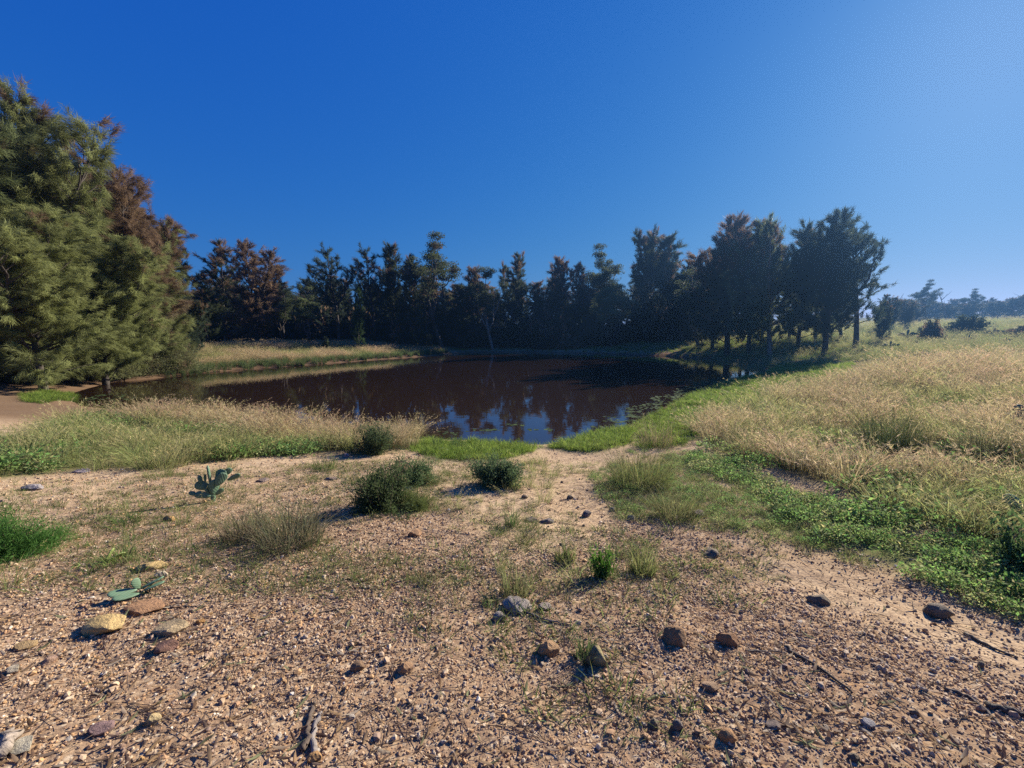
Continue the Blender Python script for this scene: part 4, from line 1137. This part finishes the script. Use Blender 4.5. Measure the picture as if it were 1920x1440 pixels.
def ld(x, y):
    r_ = np.hypot(x, y)
    return np.clip(640 * (1.6 / np.maximum(r_, 1.2)) ** 1.3, 20, 640) * (np.abs(x) < 1.4 * y + .7) * (r_ > .9) * (r_ < 7)
P = sample_poly(FG_POLY, ld, g, seed=62, amp=.1)
P = P[g.uniform(0, 1, len(P)) < .35 + .8 * sstep(-.2, .3, fbm(P[:, 0] * .8, P[:, 1] * .8, 63, 3) + .08 * P[:, 0])]
P[:, 2] += .006
scatter('leaf_litter', P, g.uniform(.025, .085, len(P)), C_LEAF, 8, 'dry narrow gum leaves littering the gravel', 'leaf litter', 20, tilt=.25)
def twig_mesh(seed):
    rng = np.random.default_rng(seed); m = MB()
    p = limb((-.5, 0, .012), (1, rng.normal() * .1, 0), 1, rng, 5, 0, .12); p[:, 2] = .012 + .03 * rng.uniform(0, 1, 6)
    m.tube(p, np.linspace(.011, .005, 6), 4, np.array([.20, .15, .115]) * rng.uniform(.5, 1.9)); return m.mesh('twig', M_GRASS, True)
C_TWIG = collection('twigs', [twig_mesh(i) for i in range(7)])
P = sample_poly(FG_POLY, lambda x, y: ld(x, y) * .55, g, seed=64, amp=.1)
n_ = len(P); P[:, 2] += .003
rt = np.stack([g.normal(size=n_) * .05, g.normal(size=n_) * .05, g.normal(size=n_) * .8 - .15 * np.sign(P[:, 0])], 1)
scatter('fallen_twigs', P, g.uniform(.05, .22, n_), C_TWIG, 7, 'fine dry twigs littering the gravel', 'twigs', 21, rot=rt)

# ------------------------------------------------------------------ larger sticks
def stick(pts, r0, r1, colr, label, seed=0, name='stick', k=7, lift=.6):
    rng = np.random.default_rng(seed)
    q = [at(*a) for a in pts]; base = q[0].copy()
    P_ = np.array([list(v) for v in q]); n = 14
    t = np.linspace(0, len(P_) - 1, n); P_ = np.stack([np.interp(t, np.arange(len(P_)), P_[:, i]) for i in range(3)], 1)
    P_[:, :2] += rng.normal(size=(n, 2)) * r0 * .5
    P_[:, 2] = height(P_[:, 0], P_[:, 1]) + r0 * lift + np.abs(rng.normal(size=n)) * r0 * .4
    P_ -= np.array(base)
    m = MB(); m.tube(P_, np.linspace(r0, r1, n) * rng.uniform(.8, 1.2, n), k)
    return tag(link(name, m.mesh(name, M_BARK, True), None, base, color=(*colr, 1)), label, 'stick')
stick([(0, 1425), (30, 1380)], .022, .018, (.36, .29, .23), 'pale thick stick end in the bottom left corner', 1)
stick([(572, 1408), (578, 1360), (588, 1320)], .013, .007, (.12, .085, .06), 'left strand of the dark forked stick at the bottom', 2)
stick([(588, 1410), (592, 1365), (600, 1340)], .012, .008, (.30, .25, .21), 'right pale strand of the forked stick at the bottom', 3)
stick([(1472, 1215), (1500, 1235), (1545, 1260), (1595, 1300)], .010, .005, (.10, .075, .055), 'dark thin stick slanting down through the gravel right of centre', 4)
stick([(1770, 1292), (1820, 1310), (1850, 1335), (1878, 1368)], .008, .004, (.12, .09, .07), 'thin curved dark stick at the lower right', 5)
stick([(1855, 1328), (1890, 1335), (1930, 1345)], .012, .008, (.09, .07, .055), 'dark stick running out of the right edge', 6)
stick([(1810, 1190), (1850, 1212), (1910, 1235)], .010, .005, (.14, .11, .08), 'brown stick on smooth sand near the right edge', 7)
stick([(1400, 1222), (1440, 1223), (1475, 1226)], .006, .003, (.13, .10, .08), 'short thin dark twig above the slanting stick', 8)
stick([(290, 1141), (350, 1139), (385, 1138)], .006, .003, (.11, .085, .065), 'straight thin twig beside the brick-like stone', 9)
stick([(600, 1150), (650, 1141)], .006, .003, (.11, .085, .065), 'short dark twig left of centre in the gravel', 10)
stick([(985, 1150), (1030, 1166), (1070, 1172)], .008, .003, (.22, .18, .15), 'thin twig trailing from the cracked grey lump', 11)
stick([(1100, 1225), (1098, 1290), (1110, 1330)], .006, .004, (.16, .09, .05), 'upright-leaning dry brown stalk before the triangular slab', 12)

# ------------------------------------------------------------------ named tussocks
def tussock(px, py, w, h, label, n=160, c0=(.10, .12, .045), c1=(.26, .25, .12), seed=0, heads=0, W=.0045, drop=.12, group=None, spread=.28, name='grass_tussock', wind=(0, 0)):
    p = at(px, py); ww, hh = S(w, p), S(h, p)
    me = tuft(seed, n, ww * spread, (hh * .22, hh * 1.12), (ww * .03, ww * .46), W, c0, c1, heads, drop, 4, wind)
    return tag(link(name, me, None, p), label, 'grass tuft', group)
for i, a in enumerate([
    (545, 1018, 190, 92, 'large dry grey-green grass tussock between prickly pear and dark shrub', 620, (.10, .10, .05), (.27, .25, .15)),
    (455, 1010, 110, 70, 'smaller dry tussock left of the large grey-green one', 300, (.12, .10, .055), (.28, .23, .14)),
    (1200, 908, 190, 92, 'big yellow-green tussock at the right edge of the sandy path', 700, (.09, .12, .035), (.30, .28, .12)),
    (1232, 836, 110, 66, 'pale dry tussock at the near end of the right shore', 320, (.16, .14, .06), (.42, .33, .20)),
    (1665, 846, 145, 96, 'large dark green rounded tussock standing in the dry meadow', 900, (.035, .048, .02), (.075, .095, .04)),
    (1845, 868, 120, 100, 'grey-green tall tussock near the right edge of the meadow', 520, (.06, .07, .035), (.17, .17, .09)),
    (1268, 968, 140, 62, 'low tussock with brown centre at the thin grass patch', 420, (.10, .09, .045), (.22, .22, .09)),
    (1206, 1075, 80, 62, 'green-yellow tussock right of the bright leafy plant', 260, (.10, .13, .04), (.30, .30, .12)),
    (1060, 1050, 62, 48, 'light green tussock left of the bright leafy plant', 150, (.10, .14, .04), (.28, .32, .11)),
    (965, 1118, 90, 66, 'thin seeding tuft right behind the cracked grey lump', 170, (.12, .13, .05), (.30, .29, .13)),
    (960, 985, 44, 40, 'small green tuft left of the paired dark stones', 130, (.08, .13, .04), (.20, .25, .09)),
    (240, 980, 70, 26, 'low green tuft left of the orange stone', 160, (.07, .12, .03), (.16, .22, .07)),
    (222, 1050, 90, 34, 'low green tuft above the loose yellow pad', 200, (.08, .12, .03), (.20, .25, .08)),
    (820, 838, 26, 28, 'small dark rush tuft at the water, left one of two', 130, (.05, .08, .025), (.12, .17, .06)),
    (857, 842, 34, 30, 'small dark rush tuft at the water, right one of two', 160, (.045, .08, .03), (.11, .17, .07)),
    (765, 838, 70, 52, 'dry pale tussock touching the dark near-water shrub', 300, (.15, .14, .06), (.40, .33, .19)),
    (1378, 768, 30, 32, 'upright green rush clump on the bright marsh grass', 160, (.045, .08, .025), (.11, .16, .06)),
    (1338, 768, 24, 30, 'narrow green rush clump left of the upright one on the marsh', 120, (.05, .08, .025), (.13, .17, .07)),
    (1466, 730, 26, 26, 'dark green rush clump farther along the right shore', 120, (.045, .075, .025), (.10, .15, .06)),
    (1430, 748, 22, 24, 'brown dry clump at the edge of marsh and meadow', 110, (.14, .10, .05), (.30, .22, .12)),
    (1510, 718, 60, 26, 'dark sedge clump before the shaded grove', 260, (.04, .055, .025), (.10, .11, .06)),
    (1590, 712, 80, 32, 'dark grey sedge clump below the big end tree', 320, (.045, .05, .03), (.14, .13, .09)),
    (1640, 712, 60, 26, 'grey-brown sedge clump right of the dark grey one', 240, (.05, .05, .032), (.15, .13, .09)),
    (1720, 708, 80, 26, 'dark grassy clump in the upper meadow', 260, (.05, .055, .03), (.14, .13, .08)),
    (1780, 712, 70, 26, 'dark grassy clump right of the other one in the upper meadow', 240, (.05, .055, .03), (.14, .13, .08)),
    (1100, 1235, 70, 62, 'wispy green weed leaning on the triangular slab', 130, (.07, .11, .04), (.17, .22, .09)),
    (920, 1135, 50, 30, 'short green tuft left of the cracked grey lump', 90, (.08, .13, .04), (.20, .27, .09)),
    (1260, 1082, 44, 26, 'low straggling green tuft below the green-yellow tussock', 90, (.10, .13, .04), (.25, .27, .10)),
    (1510, 1010, 60, 24, 'low green tuft at the lower end of the thin grass patch', 150, (.07, .12, .03), (.17, .23, .07)),
    (610, 880, 70, 34, 'green weedy tuft left of the dark shrubs', 220, (.07, .11, .03), (.20, .23, .08)),
    (600, 1075, 70, 26, 'faint low green tuft in the left gravel', 120, (.09, .13, .05), (.22, .24, .10)),
    (800, 1090, 60, 34, 'dry thin tuft in the gravel left of the cracked lump', 100, (.13, .12, .06), (.28, .24, .14)),
    (985, 1015, 70, 30, 'thin dry tuft on the path below the paired dark stones', 110, (.13, .13, .06), (.30, .27, .14)),
    (1160, 1000, 40, 26, 'little grey-green tuft on the path right side', 80, (.08, .10, .05), (.20, .20, .10)),
]):
    tussock(*a[:5], n=a[5], c0=a[6], c1=a[7], seed=400 + i, heads=6 if a[5] > 150 else 0, drop=.14)

# ------------------------------------------------------------------ prickly pears
def pad_mesh(seed):
    """unit pad: 1 tall from its base, about .55 wide, thin"""
    rng = np.random.default_rng(seed); nu, nv = 16, 9
    v, t = [], []
    for j in range(nv + 1):
        f = j / nv; th = f * math.pi
        z = .5 - .5 * math.cos(th)
        w = .30 * math.sin(th) ** .9 * (.62 + .55 * z)
        for i in range(nu):
            a = i / nu * 2 * math.pi
            x = w * math.cos(a); y = (.055 * math.sin(th) ** .7 + .012) * math.sin(a) * (1 if w > .01 else .3)
            v.append((x * (1 + .02 * rng.normal()), y + .05 * math.sin(z * 2.5 + seed) * .6 - .03, z))
    for j in range(nv):
        for i in range(nu):
            p, q = j * nu + i, j * nu + (i + 1) % nu
            t += [(p, q, q + nu), (p, q + nu, p + nu)]
    return mesh_tris('pad', np.array(v), t, None, True, [M_CACTUS])
PADS = [pad_mesh(i) for i in range(3)]

def cactus(px, py, hpx, pads, label, colr=(1, 1, 1), base=None, group=None, small=False):
    """pads: (x, y offset of base, z of base, length, width factor, lean in the view plane, turn) in fractions of the height"""
    p = at(px, py) if base is None else Vector(base); s = S(hpx, p)
    face = math.atan2(p[0], p[1])
    e = link('prickly_pear', None, None, p, (0, 0, -face), (s, s, s))
    for i, (x, y, z, L_, wf, lean, turn) in enumerate(pads):
        o = link('pad', PADS[i % 3], e, (x, y, z), (0, lean, 0), (L_ * wf * 1.22, L_, L_ * 1.06), (*colr, 1))
        from mathutils import Euler, Matrix
        o.rotation_euler = (Matrix.Rotation(lean, 3, 'Y') @ Matrix.Rotation(turn, 3, 'Z')).to_euler()
    return tag(e, label, 'cactus', group)

MAIN = [(0, 0, -.05, .34, .55, 0.02, .3), (.02, 0, .18, .40, 1.0, .10, .4), (-.02, .01, .46, .50, .35, -.12, 1.3), (.08, -.03, .42, .36, 1.05, .62, .2), (.13, .02, .50, .33, 1.1, .40, -.3),
        (.25, .03, .62, .26, 1.0, .75, .3), (.33, -.02, .52, .30, .75, 1.25, .3), (-.03, .02, .38, .34, 1.0, -1.05, .2), (-.20, .0, .52, .24, .9, -.25, .9), (-.13, .02, .55, .20, .8, .05, 1.0),
        (-.04, -.03, .17, .33, .8, -1.15, .3), (-.30, -.02, .27, .20, .8, -1.05, .4), (.05, -.03, .18, .22, 1.0, .95, .4), (-.06, 0, .2, .26, .7, -.3, .8)]
cactus(400, 941, 72, MAIN, 'upright prickly pear with a dozen pads standing on the bare left slope')
cactus(262, 1114, 52, [(-.05, .05, .16, .75, .75, -1.36, 1.32), (.0, -.18, .12, .68, .75, -1.46, 1.45), (.02, .05, .16, .68, .75, 1.22, 1.25), (.0, .10, .16, .42, 1.0, -.25, .5), (.1, -.12, .14, .58, .85, 1.35, 1.4)],
       'toppled prickly pear pads lying by the brick-like stone', (1.3, 1.2, 1.15))
cactus(212, 1052, 40, [(-.3, 0, .02, .75, .9, 1.25, .9), (-.25, .15, .02, .6, .7, .5, 1.0)], 'loose yellow-green cactus pad with ribs lying left of the ochre stone', (2.6, 1.75, .9))
cactus(1922, 812, 60, [(0, 0, 0, .42, .8, .1, .2), (0, 0, .35, .55, .75, -.45, .3), (-.05, 0, .25, .5, .6, -1.0, .2), (.02, 0, .12, .52, .55, -1.35, .2), (.1, 0, .35, .5, .8, .5, .2)],
       'prickly pear with dark pads half cut off at the right edge', (.8, .8, .8))
cactus(1925, 985, 70, [(0, 0, -.1, .6, .8, -.1, .3), (-.08, 0, .35, .5, .9, -.8, .2), (.08, 0, .4, .5, .9, .5, .2)], 'smooth grey-green pads of a prickly pear cut by the right edge above a leafy plant', (1.5, 1.4, 1.6))
FARP = [(0, 0, -.05, .5, .8, 0, .2), (.05, 0, .3, .6, .8, .8, .3), (-.05, 0, .3, .6, .8, -.9, .2), (0, 0, .4, .6, .7, .1, .8), (.3, 0, .5, .5, .7, 1.3, .2), (-.35, 0, .4, .45, .7, -1.3, .3)]
for px, py, h, lab in [(1700, 637, 16, 'prickly pear nearest the leaning bush on the hill'), (1668, 656, 14, 'prickly pear below the low dark rounded tree'),
                       (1728, 674, 14, 'prickly pear lowest on the hill, spreading sideways'), (1815, 641, 11, 'small prickly pear below the dome-shaped bush'),
                       (1862, 631, 14, 'prickly pear among low brush right of the dome-shaped bush'), (1885, 643, 9, 'low prickly pear near the right edge of the hill'),
                       (1660, 641, 11, 'small prickly pear at the shaded edge of the end tree')]:
    cactus(px, py, h * 1.15, FARP, lab, (.55, .55, .55), None, 'prickly pears on the meadow hill')

# thin growth round the feet of tussocks, shrubs and stones
SK = []
for o in list(COL.objects):
    if o.get('category') in ('grass tuft', 'bush', 'plant', 'cactus') and o.parent is None and math.hypot(o.location[0], o.location[1]) < 11:
        big = .45 if o.get('category') in ('grass tuft', 'bush') else .16
        n_ = int((26 if big > .3 else 4))
        a_ = g.uniform(0, 6.283, n_); r_ = big * g.uniform(.35, 1.25, n_)
        SK.append(np.stack([o.location[0] + np.cos(a_) * r_, o.location[1] + np.sin(a_) * r_], 1))
SK = np.vstack(SK)
SK = np.column_stack([SK, height(SK[:, 0], SK[:, 1])])
scatter('foot_grass', SK, g.uniform(.5, 1.3, len(SK)), C_LOW, 3, 'thin short grass round the feet of shrubs and tussocks', 'grass', 24)

# ------------------------------------------------------------------ thin air volume added for the sunward lens-glare veil, also fades far trees
def glare_haze():
    import bmesh
    bm = bmesh.new(); bmesh.ops.create_cube(bm, size=1)
    zb, zt = float(gv[:, 2].min()) - 1.0, max(o.location[2] + 10.4 * o.scale[2] for o in COL.objects if o.get('category') == 'tree') + 1.0
    for v in bm.verts:
        v.co = ((v.co.x * 2) * 275, (274 if v.co.y > 0 else -64), zt if v.co.z > 0 else zb)
    me = bpy.data.meshes.new('glare_haze'); bm.to_mesh(me); bm.free()
    m, N, L = new_mat('glare_haze')
    pv = N.new('ShaderNodeVolumePrincipled')
    pv.inputs['Color'].default_value = (.20, .47, 1.0, 1)
    pv.inputs['Density'].default_value = GLARE_HAZE
    pv.inputs['Anisotropy'].default_value = .68
    o = N.new('ShaderNodeOutputMaterial'); L.new(pv.outputs[0], o.inputs['Volume'])
    me.materials.append(m)
    tag(link('glare_haze', me), 'thin bluish air volume added for the sunward glare veil', 'glare_haze', None, 'stuff')
GLARE_HAZE = .00050
glare_haze()
